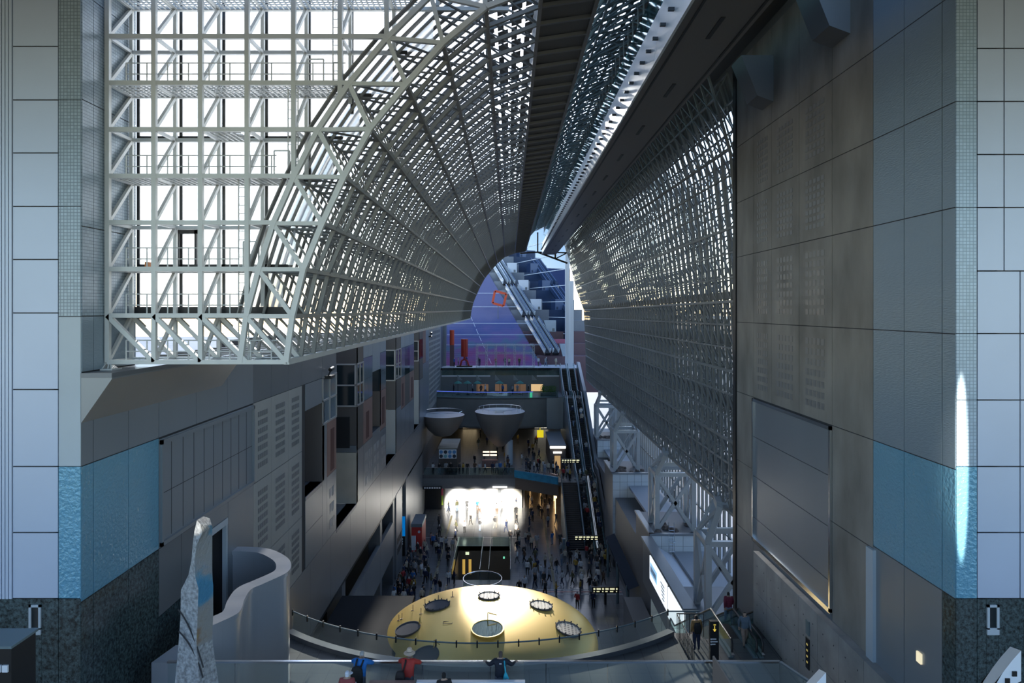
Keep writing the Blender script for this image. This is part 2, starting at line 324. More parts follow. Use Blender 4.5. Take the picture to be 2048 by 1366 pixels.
# cross faces (far jambs) of the openings
def jamb(y, zs, xl=-17.6):
    for (z0, z1, mt, nm) in zs: MB().box(xl, XL, y-.06, y+.5, z0+.02, z1-.02).build(nm, mt, WALL_L)
jamb(57.3, ((14.2,18.5,m_beige,'reveal'),(18.5,19.1,m_greydk,'reveal'),(19.1,22.4,m_brown,'reveal'),(22.4,25.9,m_glassdk,'window_pane'),(25.9,TOPL,m_brown,'reveal')))
jamb(77, ((14.2,19.2,m_grey,'reveal'),(19.2,22.5,m_brown,'reveal'),(22.5,25.9,m_glassdk,'window_pane'),(25.9,TOPL,m_brown,'reveal')), -16.5)
jamb(97, ((14.2,20.5,m_grey,'reveal'),(20.5,23.2,m_brown,'reveal'),(23.2,26.0,m_glassdk,'window_pane'),(26.0,TOPL,m_brown,'reveal')), -16)
jamb(46.8, ((18.7,24.1,m_brown,'reveal'),), -15.5)
jamb(67.7, ((18.9,22.4,m_brown,'reveal'),(22.4,24.6,m_glassdk,'window_pane')), -15)
mu = MB()
for y_, x0_, z0, z1 in ((57.3,-17,22.4,25.9),(77,-16,22.5,25.9),(97,-15.5,23.2,26.0)):
    for q in (x0_+.5, (x0_+XL)/2+.4, XL-.08): mu.box(q-.06, q+.06, y_-.13, y_-.06, z0, z1)
    for q in (z0, (z0+z1)/2, z1): mu.box(x0_, XL, y_-.13, y_-.06, q-.06, q+.06)
mu.build('mullion', bpy.data.materials['pale_mullion'], WALL_L)
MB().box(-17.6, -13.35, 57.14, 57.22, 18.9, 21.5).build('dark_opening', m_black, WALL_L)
# set-back rear of the openings and the arcade
bk = MB(); bk.box(-18, -17.6, 42, 58, 9.5, TOPL); bk.box(-17, -16.5, 71, 78, 9.5, TOPL); bk.box(-16.5, -16, 92, 98, 9.5, TOPL); bk.box(-16, -15.5, 42.9, 46.8, 18.7, 24.1); bk.box(-15.6, -15.2, 64, 68, 18.9, 24.6)
bk.build('recess_back', m_brown, WALL_L)
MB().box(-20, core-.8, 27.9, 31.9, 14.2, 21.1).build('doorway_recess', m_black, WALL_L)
dr = MB(); dr.box(XL-.18, XL-.0, 30.9, 31.08, 14.2, 21.05); dr.box(XL-.25, XL+.02, 28.8, 31.05, 20.75, 21.04)
dr.build('door_frame', m_plainfacet, WALL_L)
# ledge bracket that carries the roof foot
lb = MB(); lb.prism([(XL,20.42,28.57),(-11.88,20.42,28.57),(-11.88,20.42,28.42),(XL,20.42,27.1)], (0,10,0))
lb.add([(XL,30.42,28.57),(-11.88,30.42,28.57),(XL,30.42,27.1),(XL,32.6,28.2)], [(0,1,3),(1,2,3)])
lb.build('ledge_bracket', m_grey, WALL_L)
MB().box(XL, -11.86, 20.38, 30.4, 28.46, 28.6).build('ledge_cap', m_greydk, WALL_L)

# ---- left tower front
def tower_front(sgn, X, Y, cols_top, ys, facet, gran_px, name):
    bx = MB()
    s = sgn
    xs = sorted((X, X+s*9.0)); bx.box(xs[0], xs[1], Y+.04, Y+1.2, 0, 52)
    return bx.build(name, m_joint, kind='structure')
YT = 20.41
TOW_L = MB().box(-27, XL-.02, YT+.04, 23.4, 0, 52).build('wall_near_left', m_joint, kind='structure')
def front_panels(parent, Y, xs, zs, mt, name='panel', gap=.035):
    for x0, x1 in zip(xs, xs[1:]):
        for z1, z0 in zip(zs, zs[1:]): MB().box(min(x0,x1)+gap/2, max(x0,x1)-gap/2, Y, Y+.05, z0+gap/2, z1-gap/2).build(name, mt, parent)
zz = lambda py, Y: H-(py-CY)*Y/F
xx = lambda px, Y: (px-CX)*Y/F
rows = [-230, -120, -14, 93, 200, 306, 413, 519, 626, 779, 933, 1065, 1197]
front_panels(TOW_L, YT, [xx(25,YT), xx(117,YT)], [zz(p,YT) for p in rows], m_tower)
front_panels(TOW_L, YT, [xx(-200,YT), xx(-108,YT), xx(-16,YT)], [zz(p,YT) for p in rows], m_tower)
rb = MB()
for k in range(6): a = xx(-16+k*7,YT); rb.box(a+.008, a+.088, YT-.03, YT+.05, zz(1197,YT), 52)
rb.build('ribbed_strip', m_tower, TOW_L)
front_panels(TOW_L, YT, [xx(117,YT), XL], [zz(p,YT) for p in (-230,-14,200,413,633)], m_mosaic, 'mosaic_panel', .02)
front_panels(TOW_L, YT, [xx(117,YT), XL], [zz(p,YT) for p in (633,933)], m_plainfacet, 'stone_panel', .02)
front_panels(TOW_L, YT, [xx(117,YT), XL], [zz(p,YT) for p in (933,1197)], m_blue, 'blue_panel', .02)
WX0, WX1, WZ0, WZ1 = xx(59,YT), xx(83,YT), zz(1258,YT), zz(1209,YT)
gp = [xx(-200,YT), xx(-60,YT), WX0, WX1, xx(117,YT), XL]
for a, b in zip(gp, gp[1:]):
    if a == WX0:
        MB().box(a, b, YT, YT+.05, WZ1, zz(1198,YT)).build('granite_panel', m_granite, TOW_L); MB().box(a, b, YT, YT+.05, 14, WZ0-.18).build('granite_panel', m_granite, TOW_L)
    else: MB().box(a+.01, b-.01, YT, YT+.05, 14, zz(1198,YT)).build('granite_panel', m_granite, TOW_L)
def slot_window(parent, x0, x1, z0, z1, Y, n):
    w_ = MB(); t = .07
    w_.box(x0, x0+t, Y-.04, Y+.3, z0, z1); w_.box(x1-t, x1, Y-.04, Y+.3, z0, z1); w_.box(x0, x1, Y-.04, Y+.3, z1-t, z1); w_.box(x0, x1, Y-.04, Y+.3, z0-.16, z0+t*.6)
    o = w_.build('window_%d' % n, m_plainfacet, kind='structure')
    MB().box(x0+t, x1-t, Y-.01, Y+.035, z0, z1-t).build('pane', m_glassdk, o)
slot_window(TOW_L, WX0, WX1, WZ0, WZ1, YT, 1)
# side of the tower above the ledge (towards the steel gable)
ys_ = [20.45, YL(187), 23.4]
for z0, z1, mt in ((28.62,30.3,m_greyblue),(30.3,33.0,m_mosaic),(33.0,36.8,m_mosaic),(36.8,40.0,m_mosaic),(40.0,46,m_mosaic)):
    for a, b in zip(ys_, ys_[1:]): MB().box(XL-.02, XL+.01, a+.01, b-.01, z0+.015, z1-.015).build('mosaic_panel', mt, TOW_L)

# ---- right long wall
YRT = 20.0
wr = MB(); cR = XR+.035
wr.box(cR, cR+1.2, YRT+.04, 39.4, 5, 44.6)
WALL_R = wr.build('wall_right', m_joint, kind='structure')
cells = []
e1 = [YR(p) for p in (1911, 1884, 1808, 1746)]; e2 = [YR(1746), YR(1664), YR(1598), YR(1543), YR(1507), YR(1474)]
e1[0] = YRT+.03
zr = [25.8, 29.78, 33.5, 36.6, 39.8, 44.6]
for a, b in zip(e1, e1[1:]):
    for z0, z1 in zip(zr, zr[1:]): cells.append((a, b, z0, z1, m_greyblue, 'ribbed_panel'))
    cells.append((a, b, 22.0, 25.8, m_blue, 'blue_panel'))
    cells.append((a, b, 10, 22.0, m_granite if b < 21 else m_grey, 'granite_panel' if b < 21 else 'panel'))
for i, (a, b) in enumerate(zip(e2, e2[1:])):
    for z0, z1 in zip(zr, zr[1:]): cells.append((a, b, z0, z1, m_conc, 'concrete_panel'))
cells += [(e2[0], e2[1], 21.9, 25.8, m_conc, 'concrete_panel'), (e2[0], e2[1], 10, 21.9, m_conc, 'concrete_panel'),
          (e2[4], e2[5], 21.9, 25.8, m_conc, 'concrete_panel'), (e2[4], e2[5], 18.2, 21.9, m_conc, 'concrete_panel'), (e2[4], e2[5], 10, 18.2, m_greydk)]
cells += [(e2[1], e2[4], 10, 18.15, m_greydk, 'panel')]
for z0, z1 in ((18.2,19.4),(19.4,21.6),(21.6,23.7),(23.7,25.75)): cells.append((e2[1], e2[4], z0, z1, m_grey, 'framed_panel'))
wallpanels(WALL_R, XR, 1, cells)
for i in (1, 2, 3):
    a, b = e2[i], e2[i+1]; w_ = b-a
    for z0, z1 in zip(zr[:4], zr[1:5]): perforation(WALL_R, XR, 1, a+w_*.2, b-w_*.2, z0+.42, z1-.42, 5, 7, m_hole2, .012)
fr = MB(); a, b = e2[1], e2[4]
fr.box(XR-.10, XR, a, a+.12, 18.2, 25.75); fr.box(XR-.10, XR, b-.12, b, 18.2, 25.75); fr.box(XR-.10, XR, a, b, 25.6, 25.75); fr.box(XR-.10, XR, a, b, 18.15, 18.35)
fr.build('panel_frame', m_chrome, WALL_R)
MB().box(XR-.12, XR, YR(1752), YR(1738), 10, 21.9).build('corner_strip', m_plainfacet, WALL_R)
# board-formed concrete wall of the lower stair, proud of the long wall
lc = MB(); lw_x = XR-.35
for k in range(9): a = 19.0+k*1.85; lc.box(lw_x, XR, a, a+1.83, 15.9, 17.9); lc.box(lw_x, XR, a, a+1.83, 13.9, 15.88); lc.box(lw_x, XR, a, a+1.83, 11, 13.88)
lc.build('board_formed_wall', m_conc2, WALL_R)
th = MB()
for k in range(18):
    for z_ in (14.4, 15.3, 16.4, 17.3): th.tube([(lw_x-.004, 19.45+k*.92, z_), (lw_x+.02, 19.45+k*.92, z_)], .035, 6)
th.build('tie_hole', m_joint, WALL_R)
lp = MB(); p = PX(1840, 1315, XR); lp.box(XR-.06, XR, p.y-.12, p.y+.12, p.z-.16, p.z+.16)
lpo = lp.build('wall_lamp', lit('wall_lamp_glow', (1, .85, .55), .7), WALL_R)
# far end edge (dark steel mullion) of the long right wall
MB().box(XR-.02, XR+.3, 39.42, 39.9, 8, 44.6).build('wall_end_trim', m_black, WALL_R)
TOW_R = MB().box(XR+.02, 27, YRT+.04, 27, 0, 52).build('wall_near_right', m_joint, kind='structure')
front_panels(TOW_R, YRT, [XR, xx(1954,YRT)], [zz(p,YRT) for p in (-230,-14,203,415,667)], m_mosaic2, 'mosaic_panel', .02)
front_panels(TOW_R, YRT, [XR, xx(1954,YRT)], [zz(p,YRT) for p in (667,800,933)], m_mosaic2, 'mosaic_panel', .02)
front_panels(TOW_R, YRT, [XR, xx(1954,YRT)], [zz(p,YRT) for p in (933,1197)], m_blue, 'blue_panel', .02)
front_panels(TOW_R, YRT, [xx(p,YRT) for p in (1954, 2008, 2100, 2200)], [zz(p,YRT) for p in (-230,-120,-10,97,203,309,415,542)], m_tower)
front_panels(TOW_R, YRT, [xx(p,YRT) for p in (1954, 2040, 2130, 2220)], [zz(p,YRT) for p in (542,667,800,933,1065,1197)], m_tower)
WX0, WX1, WZ0, WZ1 = xx(1973,YRT), xx(1997,YRT), zz(1258,YRT), zz(1209,YRT)
gp = [XR, xx(1954,YRT), WX0, WX1, xx(2048,YRT), xx(2200,YRT)]
for a, b in zip(gp, gp[1:]):
    if a == WX0:
        MB().box(a, b, YRT, YRT+.05, WZ1, zz(1198,YRT)).build('granite_panel', m_granite, TOW_R); MB().box(a, b, YRT, YRT+.05, 14, WZ0-.18).build('granite_panel', m_granite, TOW_R)
    else: MB().box(a+.01, b-.01, YRT, YRT+.05, 14, zz(1198,YRT)).build('granite_panel', m_granite, TOW_R)
slot_window(TOW_R, WX0, WX1, WZ0, WZ1, YRT, 2)

# ------------------------------------------------------------------ steel gable (left), vault, right screen, hanging bridge
YG = 21.6; BAY = 1.47; YB = YG+1.36; VEND = 123.7; NB = 70
INN = [(-7.04,-1.66),(-6.85,-.21),(-6.5,1.27),(-5.9,2.72),(-5.22,4.19),(-4.4,5.71),(-3.26,7.12),(-2.09,8.43),(-.73,9.57),(1.05,10.25),(3.0,10.55)]
OUT = [(-8.5,-1.66),(-8.31,-.21),(-7.91,1.27),(-7.45,2.72),(-6.80,4.19),(-6.04,5.68),(-5.06,7.14),(-3.85,8.58),(-2.47,9.95),(-.95,11.2),(1.3,12.0)]
ROW = [-1.66+BAY*j for j in range(11)]
def outx(dz):
    for (a, za), (b, zb) in zip(OUT, OUT[1:]):
        if za <= dz <= zb: return a+(b-a)*(dz-za)/(zb-za)
    return OUT[-1][0]
def outz(x):
    for (a, za), (b, zb) in zip(OUT, OUT[1:]):
        if a <= x <= b: return za+(zb-za)*(x-a)/(b-a)
    return OUT[-1][1] if x > OUT[-1][0] else None
GAB = thing('steel_gable_frame', 'pale grey steel lattice gable with frosted panes beside the left tower', 'steel frame', (-12.7, YG, 28.6))
colx = [-12.69+BAY*i for i in range(8)]
W = .14
for x in colx:
    z1 = 13.5
    MB().bar((x, YG, H+ROW[0]), (x, YG, H+min(z1, (OUT[-1][1] if x > -8.4 else 13))), W).build('column', m_steel, GAB) if x < -8.4 else MB().bar((x, YG, H+outz(x)), (x, YG, H+13), W).build('column', m_steel, GAB)
    zb = ROW[0] if x < -8.4 else outz(x)+.2
    MB().bar((x, YB, H+zb), (x, YB, H+13), W*.8).build('column', m_steel, GAB)
for j, dz in enumerate(ROW[:10]):
    xe = outx(dz) if j > 0 else -7.04
    if dz > 9.9: xe = 0
    MB().bar((-12.69, YG, H+dz), (xe, YG, H+dz), W*.9, W).build('rail', m_steel, GAB)
    MB().bar((-12.69, YB, H+dz), (xe, YB, H+dz), W*.85).build('rail', m_steel, GAB)
    for i, x in enumerate(colx):
        if x > (outx(dz)-.3 if j else -7.1): continue
        MB().bar((x, YG, H+dz), (x, YB, H+dz), W*.7).build('strut', m_steel, GAB)
        if j < 9: MB().bar((x, YG, H+dz), (x, YB, H+ROW[j+1]), W*.75).build('brace', m_steel, GAB)
for i in range(4):      # in-plane braces of the bottom row
    x0, x1 = colx[i], (colx[i+1] if i < 3 else -7.04)
    if i < 3: MB().bar((x0, YG, H+ROW[1]), (x1, YG, H+ROW[0]), W).build('brace', m_steel, GAB)
    MB().bar((x0, YB, H+ROW[1]), (x1, YB, H+ROW[0]), W).build('brace', m_steel, GAB)
# walkways with handrails
for j, x1o in ((0, -7.3), (1, -7.4), (2, -8.6), (4, -7.4), (5, -8.6), (6, -5.2), (8, -3.0), (9, -3.0)):
    dz = ROW[j]; xe = min(outx(dz)-.1, x1o) if j else x1o
    xs = -12.6 if j not in (5,) else -9.6
    g = MB(); n = int((xe-xs)/.18)
    for k in range(n): g.box(xs+k*.18, xs+k*.18+.05, YG+.1, YB-.08, H+dz-.05, H+dz)
    for k in range(8): yk = YG+.12+k*.165; g.box(xs, xe, yk, yk+.03, H+dz-.04, H+dz-.01)
    g.build('walkway_grating', m_steel, GAB)
    if j in (0, 1, 2, 4, 6):
        r = MB(); xr = xs+.42
        for h_ in (.33, .68): r.tube([(xr, YG+.12, H+dz+h_), (xe, YG+.12, H+dz+h_)], .02, 6)
        k = xr
        while k < xe: r.tube([(k, YG+.12, H+dz), (k, YG+.12, H+dz+.68)], .02, 6); k += .66
        r.build('handrail', m_steel, GAB)
for x, z0, z1 in ((-8.75, ROW[0], ROW[4]), (-7.15, ROW[4], ROW[6]), (-5.7, ROW[6], ROW[9])):
    l = MB(); l.tube([(x, YG+.5, H+z0), (x, YG+.5, H+z1)], .022, 6); l.tube([(x+.32, YG+.5, H+z0), (x+.32, YG+.5, H+z1)], .022, 6)
    q = z0
    while q < z1: l.tube([(x, YG+.5, H+q), (x+.32, YG+.5, H+q)], .014, 5); q += .28
    l.build('ladder', m_steel, GAB)
for x, dz in ((-7.6, 4.24), (-6.5, 7.2), (-8.6, 1.3)):
    d = MB(); d.path([(x, YG+.5, H+dz), (x, YG+.5, H+dz+.9), (x+.5, YG+.5, H+dz+.9), (x+.5, YG+.5, H+dz)], .04); d.build('gate_frame', m_steel, GAB)
ft = MB()
for dx in (-.22, -.1, .1, .22): ft.add([(-12.69+dx-.02,YG-.2,28.6),(-12.69+dx+.02,YG-.2,28.6),(-12.69+dx*.35+.02,YG,H+ROW[0]),(-12.69+dx*.35-.02,YG,H+ROW[0]),(-12.69+dx-.02,YG+.2,28.6),(-12.69+dx+.02,YG+.2,28.6)], [(0,1,2,3),(4,5,2,3),(0,4,3),(1,5,2)])
ft.box(-13.0+.22, -12.4, YG-.28, YG+.28, 28.57, 28.64); ft.build('foot', m_steel, GAB)
# panes behind the frame, with dark mullions; one dark door frame
for i in range(8):
    for j in range(1, 10):
        x0, x1 = -12.75+BAY*i, -12.75+BAY*(i+1); z0, z1 = ROW[j]+.22, ROW[j]+BAY+.22
        if x0 > outx(min(z0+.7, 11.9)): continue
        xe = x1 if x1 < outx(min(z0, 11.9))+.4 else outx(min(z0+.7, 11.9))+.3
        MB().box(x0+.03, xe-.03, YB+.52, YB+.55, H+z0+.03, H+z1-.03).build('pane', m_glassg, GAB)
mu = MB()
for i in range(8):
    x0 = -12.75+BAY*i; zb = ROW[1] if x0 < -8.3 else (outz(x0) or 0)
    mu.box(x0-.05, x0+.05, YB+.5, YB+.62, H+zb+.1, H+13)
for j in range(1, 11): mu.box(-12.75, outx(min(ROW[j], 11.9))+.3, YB+.5, YB+.62, H+ROW[j]+.17, H+ROW[j]+.27)
mu.build('mullion', m_black, GAB)
MB().box(-12.75, -7.2, YB+.2, YB+.9, H+ROW[1]-.12, H+ROW[1]+.28).build('sill_beam', m_black, GAB)
d = MB(); x0 = xx(352, YB+.5); x1 = xx(397, YB+.5); z0 = H+ROW[2]+.05; z1 = zz(460, YB+.5)
d.box(x0, x0+.17, YB+.36, YB+.5, z0, z1); d.box(x1-.08, x1, YB+.36, YB+.5, z0, z1); d.box(x0, x1, YB+.36, YB+.5, z1-.14, z1); d.build('service_door', m_black, GAB)
MB().box(xx(299,YB), xx(306,YB), YB-.3, YB-.1, H+ROW[2], H+ROW[2]+.3).build('orange_box', M('orange_crate', (.55,.2,.06), .5), GAB)

# ---- the vault
VAULT = thing('ceiling', None, None, (0, YG, H), kind='structure')
def ribmesh(prof, w):
    m = MB(); pts = [(x, 0, z) for x, z in prof]
    for a, b in zip(pts, pts[1:]): m.bar(a, b, w, w, up=(0,1,0))
    me = bpy.data.meshes.new('rib'); me.from_pydata(m.v, [], m.f); me.materials.append(m_steelr); return me
def link(name, me, parent, loc):
    o = bpy.data.objects.new(name, me); COL.objects.link(o); o.parent = parent; o.location = loc; return o
mi, mo = ribmesh(INN, .13), ribmesh([(-12.6,-1.66)]+OUT, .08)
mi0, mo0 = ribmesh(INN, .17), ribmesh(OUT, .16)
for me in (mi0, mo0): me.materials[0] = m_steel
for k in range(NB+1):
    y = (VEND-YG)*k/NB
    link('inner_rib', mi0 if k == 0 else mi, VAULT, (0, y, 0)); link('outer_rib', mo0 if k == 0 else mo, VAULT, (0, y, 0))
dy = (VEND-YG)/NB
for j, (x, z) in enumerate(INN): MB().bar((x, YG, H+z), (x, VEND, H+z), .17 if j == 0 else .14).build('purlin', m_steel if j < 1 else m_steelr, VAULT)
for j, (x, z) in enumerate(OUT): MB().bar((x, YG, H+z), (x, VEND, H+z), .08).build('purlin', m_steelr, VAULT)
wb = MB(); wf = MB()
for k in range(NB+1):
    y = YG+dy*k; tgt = wf if k == 0 else wb
    for j in range(1, len(INN)):
        a = Vector((OUT[j][0], y, H+OUT[j][1])); b = Vector((INN[j][0], y, H+INN[j][1])); c = Vector((INN[j-1][0], y, H+INN[j-1][1]))
        tgt.bar(a, b, .13 if k == 0 else .06); tgt.bar(a, c, .14 if k == 0 else .07)
    if k < NB:
        for j in range(1, len(INN)):
            wb.bar((OUT[j][0], y, H+OUT[j][1]), (INN[j][0], y+dy, H+INN[j][1]), .06)
        wb.bar((-12.6, y, H-1.66), (-7.04, y+dy, H-1.66), .09)
        wb.bar((-9.9, y, H-1.66), (-9.9, y+dy, H-1.66), .1); wb.bar((-9.9, y, H-.2), (-8.4, y, H-1.6), .1)
o = wb.build('web_bars', m_steelr, VAULT); o['kind'] = 'stuff'
o = wf.build('end_braces', m_steel, VAULT)
# roof skin outside: slats with glass between; solid towards the ridge
def offs(prof, d):
    r = []
    for i, (x, z) in enumerate(prof):
        a = prof[max(0, i-1)]; b = prof[min(len(prof)-1, i+1)]; t = Vector((b[0]-a[0], b[1]-a[1])).normalized()
        r.append((x-t.y*d, z+t.x*d))
    return r
SK = offs(OUT, .35); SK2 = offs(OUT, .55)
sl_ = MB()
for k in range(NB*2):
    y = YG+dy*.5*k+.05
    for j in range(1, 9):
        (xa, za), (xb, zb) = SK[j], SK[j+1]
        sl_.bar((xa, y+.2, H+za), (xb, y+.2, H+zb), .04, .26, up=(0,1,0))
o = sl_.build('roof_slats', m_slat, VAULT); o['kind'] = 'stuff'
for j in range(1, 9):
    (xa, za), (xb, zb) = SK2[j], SK2[j+1]
    MB().poly([(xa,YG+.6,H+za),(xb,YG+.6,H+zb),(xb,VEND,H+zb),(xa,VEND,H+za)]).build('roof_glass', m_glassr, VAULT)
pm = MB()
for k in range(NB):         # ridge zone: solid panels with round-ish gaps left between
    y = YG+dy*k
    for j in (9,):
        (xa, za), (xb, zb) = SK[j], SK[j+1]
        for q in range(4):
            u0 = q/4+.03; u1 = (q+1)/4-.03
            if (k*7+q*5+j) % 3 == 0 and k < 45: u1 -= .08
            a = (xa+(xb-xa)*u0, za+(zb-za)*u0); b = (xa+(xb-xa)*u1, za+(zb-za)*u1)
            pm.add([(a[0],y+.04,H+a[1]),(b[0],y+.04,H+b[1]),(b[0],y+dy-.06,H+b[1]),(a[0],y+dy-.06,H+a[1])], [(0,1,2,3)])
o = pm.build('ridge_panels', m_clad, VAULT); o['kind'] = 'stuff'
for k in range(10):         # solid ridge strip along the bridge slot
    y = YG+(VEND-YG)*k/10; L_ = (VEND-YG)/10
    MB().prism([(1.0,y+.03,H+10.35),(3.1,y+.03,H+10.62),(3.1,y+.03,H+12.9),(1.0,y+.03,H+12.3)], (0, L_-.06, 0)).build('ridge_panel', m_clad, VAULT)
bl = MB()                   # far third of the vault is lined with solid sheets
for k in range(34, NB):
    y = YG+dy*k
    for j in range(0, 9):
        (xa, za), (xb, zb) = OUT[j], OUT[j+1]; bl.add([(xa,y+.03,H+za),(xb,y+.03,H+zb),(xb,y+dy-.03,H+zb),(xa,y+dy-.03,H+za)], [(0,1,2,3)]) if (j+k) % 1 == 0 and k > 52 else None
if bl.f: o = bl.build('lining_sheets', m_clad, VAULT); o['kind'] = 'stuff'
# upper roof above the hanging bridge and over to the right screen
def near(t): return [(3.0,12.4),(4.6,14.2),(7.2,15.4),(9.6,15.2),(11.6+(9.8-11.6)*t,13.8+(12.6-13.8)*t)]
def rgt(t):
    n = [(13.9,-12.7),(13.8,-8.2),(13.7,-3.8),(13.5,.5),(13.3,4.9),(12.9,9.4),(11.6,13.8)]; f = [(14.0,-12.7),(13.95,-8.4),(13.8,-4.2),(13.6,-.1),(12.2,3.9),(10.9,9.2),(9.8,12.6)]
    return [(a[0]+(b[0]-a[0])*t, a[1]+(b[1]-a[1])*t) for a, b in zip(n, f)]
UP = thing('ceiling_upper', None, None, (6, YG, H+12), kind='structure')
YS = 39.9; NR = 57; dr_ = (VEND-YS)/NR
def tY(y): return max(0, (y-YS)/(VEND-YS))
ub = MB(); n_up = 60; du = (VEND-YG)/n_up
for k in range(n_up+1):
    y = YG+du*k; P = near(tY(y))
    for a, b in zip(P, P[1:]):
        ub.bar((a[0],y,H+a[1]), (b[0],y,H+b[1]), .10); m_x = ((a[0]+b[0])/2, (a[1]+b[1])/2+1.0)
        ub.bar((a[0],y,H+a[1]), (m_x[0],y,H+m_x[1]), .07); ub.bar((b[0],y,H+b[1]), (m_x[0],y,H+m_x[1]), .07)
        if k < n_up:
            Q = near(tY(y+du)); qa = Q[P.index(a)]; qb = Q[P.index(b)]
            ub.bar((a[0],y,H+a[1]), (qb[0],y+du,H+qb[1]), .07); ub.bar((b[0],y,H+b[1]), (qa[0],y+du,H+qa[1]), .07); ub.bar((a[0],y,H+a[1]), (qa[0],y+du,H+qa[1]), .11)
            ub.bar((m_x[0],y,H+m_x[1]), (m_x[0],y+du,H+m_x[1]), .07)
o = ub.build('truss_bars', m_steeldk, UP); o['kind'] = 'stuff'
us = MB()
for k in range(n_up*2):
    y = YG+du*.5*k; P = near(tY(y)); Q = near(tY(y+du*.3))
    for i in (0, 1):
        for u0, u1, wd in ((0,.3,.36),(.3,.42,.5),(.42,.7,.36),(.7,.82,.5),(.82,1,.36)):
            Q = near(tY(y+du*wd)); a, b = P[i], P[i+1]; c, d = Q[i], Q[i+1]; f = lambda s, e, u: (s[0]+(e[0]-s[0])*u, H+s[1]+(e[1]-s[1])*u+1.3)
            a0, b0, c0, d0 = f(a,b,u0), f(a,b,u1), f(c,d,u0), f(c,d,u1)
            us.add([(a0[0],y,a0[1]),(b0[0],y,b0[1]),(d0[0],y+du*wd,d0[1]),(c0[0],y+du*wd,c0[1])], [(0,1,2,3)])
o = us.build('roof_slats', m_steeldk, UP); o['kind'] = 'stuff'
MB().add([(7.1,YG,H+16.8),(14,YG,H+15.6),(14,VEND,H+15.0),(7.1,VEND,H+16.2)], [(0,1,2,3)]).add([(14,YG,H+15.6),(14,VEND,H+15.6),(14,VEND,H+12.5),(14,YG,H+12.5)], [(0,1,2,3)]).build('roof_deck', m_clad, UP)
# unseen canopy added over the viewer to keep sky light off the tower tops
MB().box(-40, 40, -9, 20.2, H+10.1, H+10.7).build('unseen_shade_canopy', m_clad, UP)
MB().box(-40, 40, -18, -17, 0, H-5).build('unseen_sky_block_wall', m_greydk, kind='structure')  # unseen wall added behind the viewer to cut low sky light
for y_, z_ in ((33.8, 12.6), (26.2, 12.9)):     # bracket blocks under the dark roof at the top of the right wall
    MB().prism([(13.1,y_,H+z_),(11.5,y_,H+z_),(12.3,y_,H+z_-2.0),(13.1,y_,H+z_-2.3)], (0,1.5,0)).build('roof_bracket', m_greydk, UP)

# ---- right lattice screen
SCR = thing('wall_right_screen', None, None, (13.8, YS, 17.8), kind='structure')
sb = MB(); sg = MB(); svv = MB()
for k in range(NR+1):
    y = YS+dr_*k; P = rgt(tY(y)); fine = []
    for a, b in zip(P, P[1:]):
        n = 3
        for q in range(n): fine.append((a[0]+(b[0]-a[0])*q/n, a[1]+(b[1]-a[1])*q/n))
    fine.append(P[-1]); Po = [(x+1.15, z) for x, z in fine]
    m = MB()
    for a, b in zip(P, P[1:]): m.bar((a[0],y,H+a[1]), (b[0],y,H+b[1]), .13)
    m.build('rib', m_steelr, SCR)
    for a, b in zip(Po, Po[1:]): sb.bar((a[0],y,H+a[1]), (b[0],y,H+b[1]), .11)
    if k < NR:
        P2 = rgt(tY(y+dr_)); f2 = []
        for a, b in zip(P2, P2[1:]):
            for q in range(3): f2.append((a[0]+(b[0]-a[0])*q/3, a[1]+(b[1]-a[1])*q/3))
        f2.append(P2[-1])
        for i in range(len(fine)-1):
            a, b = fine[i], f2[i+1]
            sb.bar((fine[i][0],y,H+fine[i][1]), (f2[i+1][0],y+dr_,H+f2[i+1][1]), .07)
            if i % 2 == 0: sb.bar((fine[i+1][0],y,H+fine[i+1][1]), (Po[i][0],y+dr_,H+Po[i][1]), .08)
            sb.bar((fine[i][0],y,H+fine[i][1]), (Po[i+1][0],y,H+Po[i+1][1]), .07)
            # louvre slats outside
            cov = .15 if i > 8 else .31
            for s_ in (0, .5):
                x0 = fine[i][0]+1.45; x1 = fine[i+1][0]+1.45
                svv.prism([(x0,y+dr_*s_,H+fine[i][1]),(x1,y+dr_*s_,H+fine[i+1][1]),(x1,y+dr_*(s_+cov),H+fine[i+1][1]),(x0,y+dr_*(s_+cov),H+fine[i][1])], (.055,0,0))
            if i % 3 == 1 and i < 9: svv.add([(fine[i][0]+1.5,y,H+fine[i][1]),(fine[i+1][0]+1.5,y,H+fine[i+1][1]*.5+fine[i][1]*.5),(fine[i+1][0]+1.5,y+dr_,H+fine[i+1][1]*.5+fine[i][1]*.5),(fine[i][0]+1.5,y+dr_,H+fine[i][1])], [(0,1,2,3)])
o = sb.build('lattice_bars', m_steelr, SCR); o['kind'] = 'stuff'
o = svv.build('louvre_slats', M('grey_louvre', (.20,.215,.22), .5), SCR); o['kind'] = 'stuff'
P0, P1 = rgt(0), rgt(1); nn = 18
for i in range(nn+1):
    t_ = i/nn*(len(P0)-1); ii = min(int(t_), len(P0)-2); u = t_-ii
    a = (P0[ii][0]+(P0[ii+1][0]-P0[ii][0])*u, P0[ii][1]+(P0[ii+1][1]-P0[ii][1])*u); b = (P1[ii][0]+(P1[ii+1][0]-P1[ii][0])*u, P1[ii][1]+(P1[ii+1][1]-P1[ii][1])*u)
    MB().bar((a[0],YS,H+a[1]), (b[0],VEND,H+b[1]), .2 if i == 0 else (.16 if i % 3 == 0 else .10)).build('purlin', m_steelr, SCR)
    sb2 = MB().bar((a[0]+1.15,YS,H+a[1]), (b[0]+1.15,VEND,H+b[1]), .10).build('purlin', m_steelr, SCR)
# dark beam at the fold of the screen
MB().bar((13.75,YS,H+.9), (13.8,VEND,H+.3), .5, .45).build('fold_beam', m_clad, SCR)

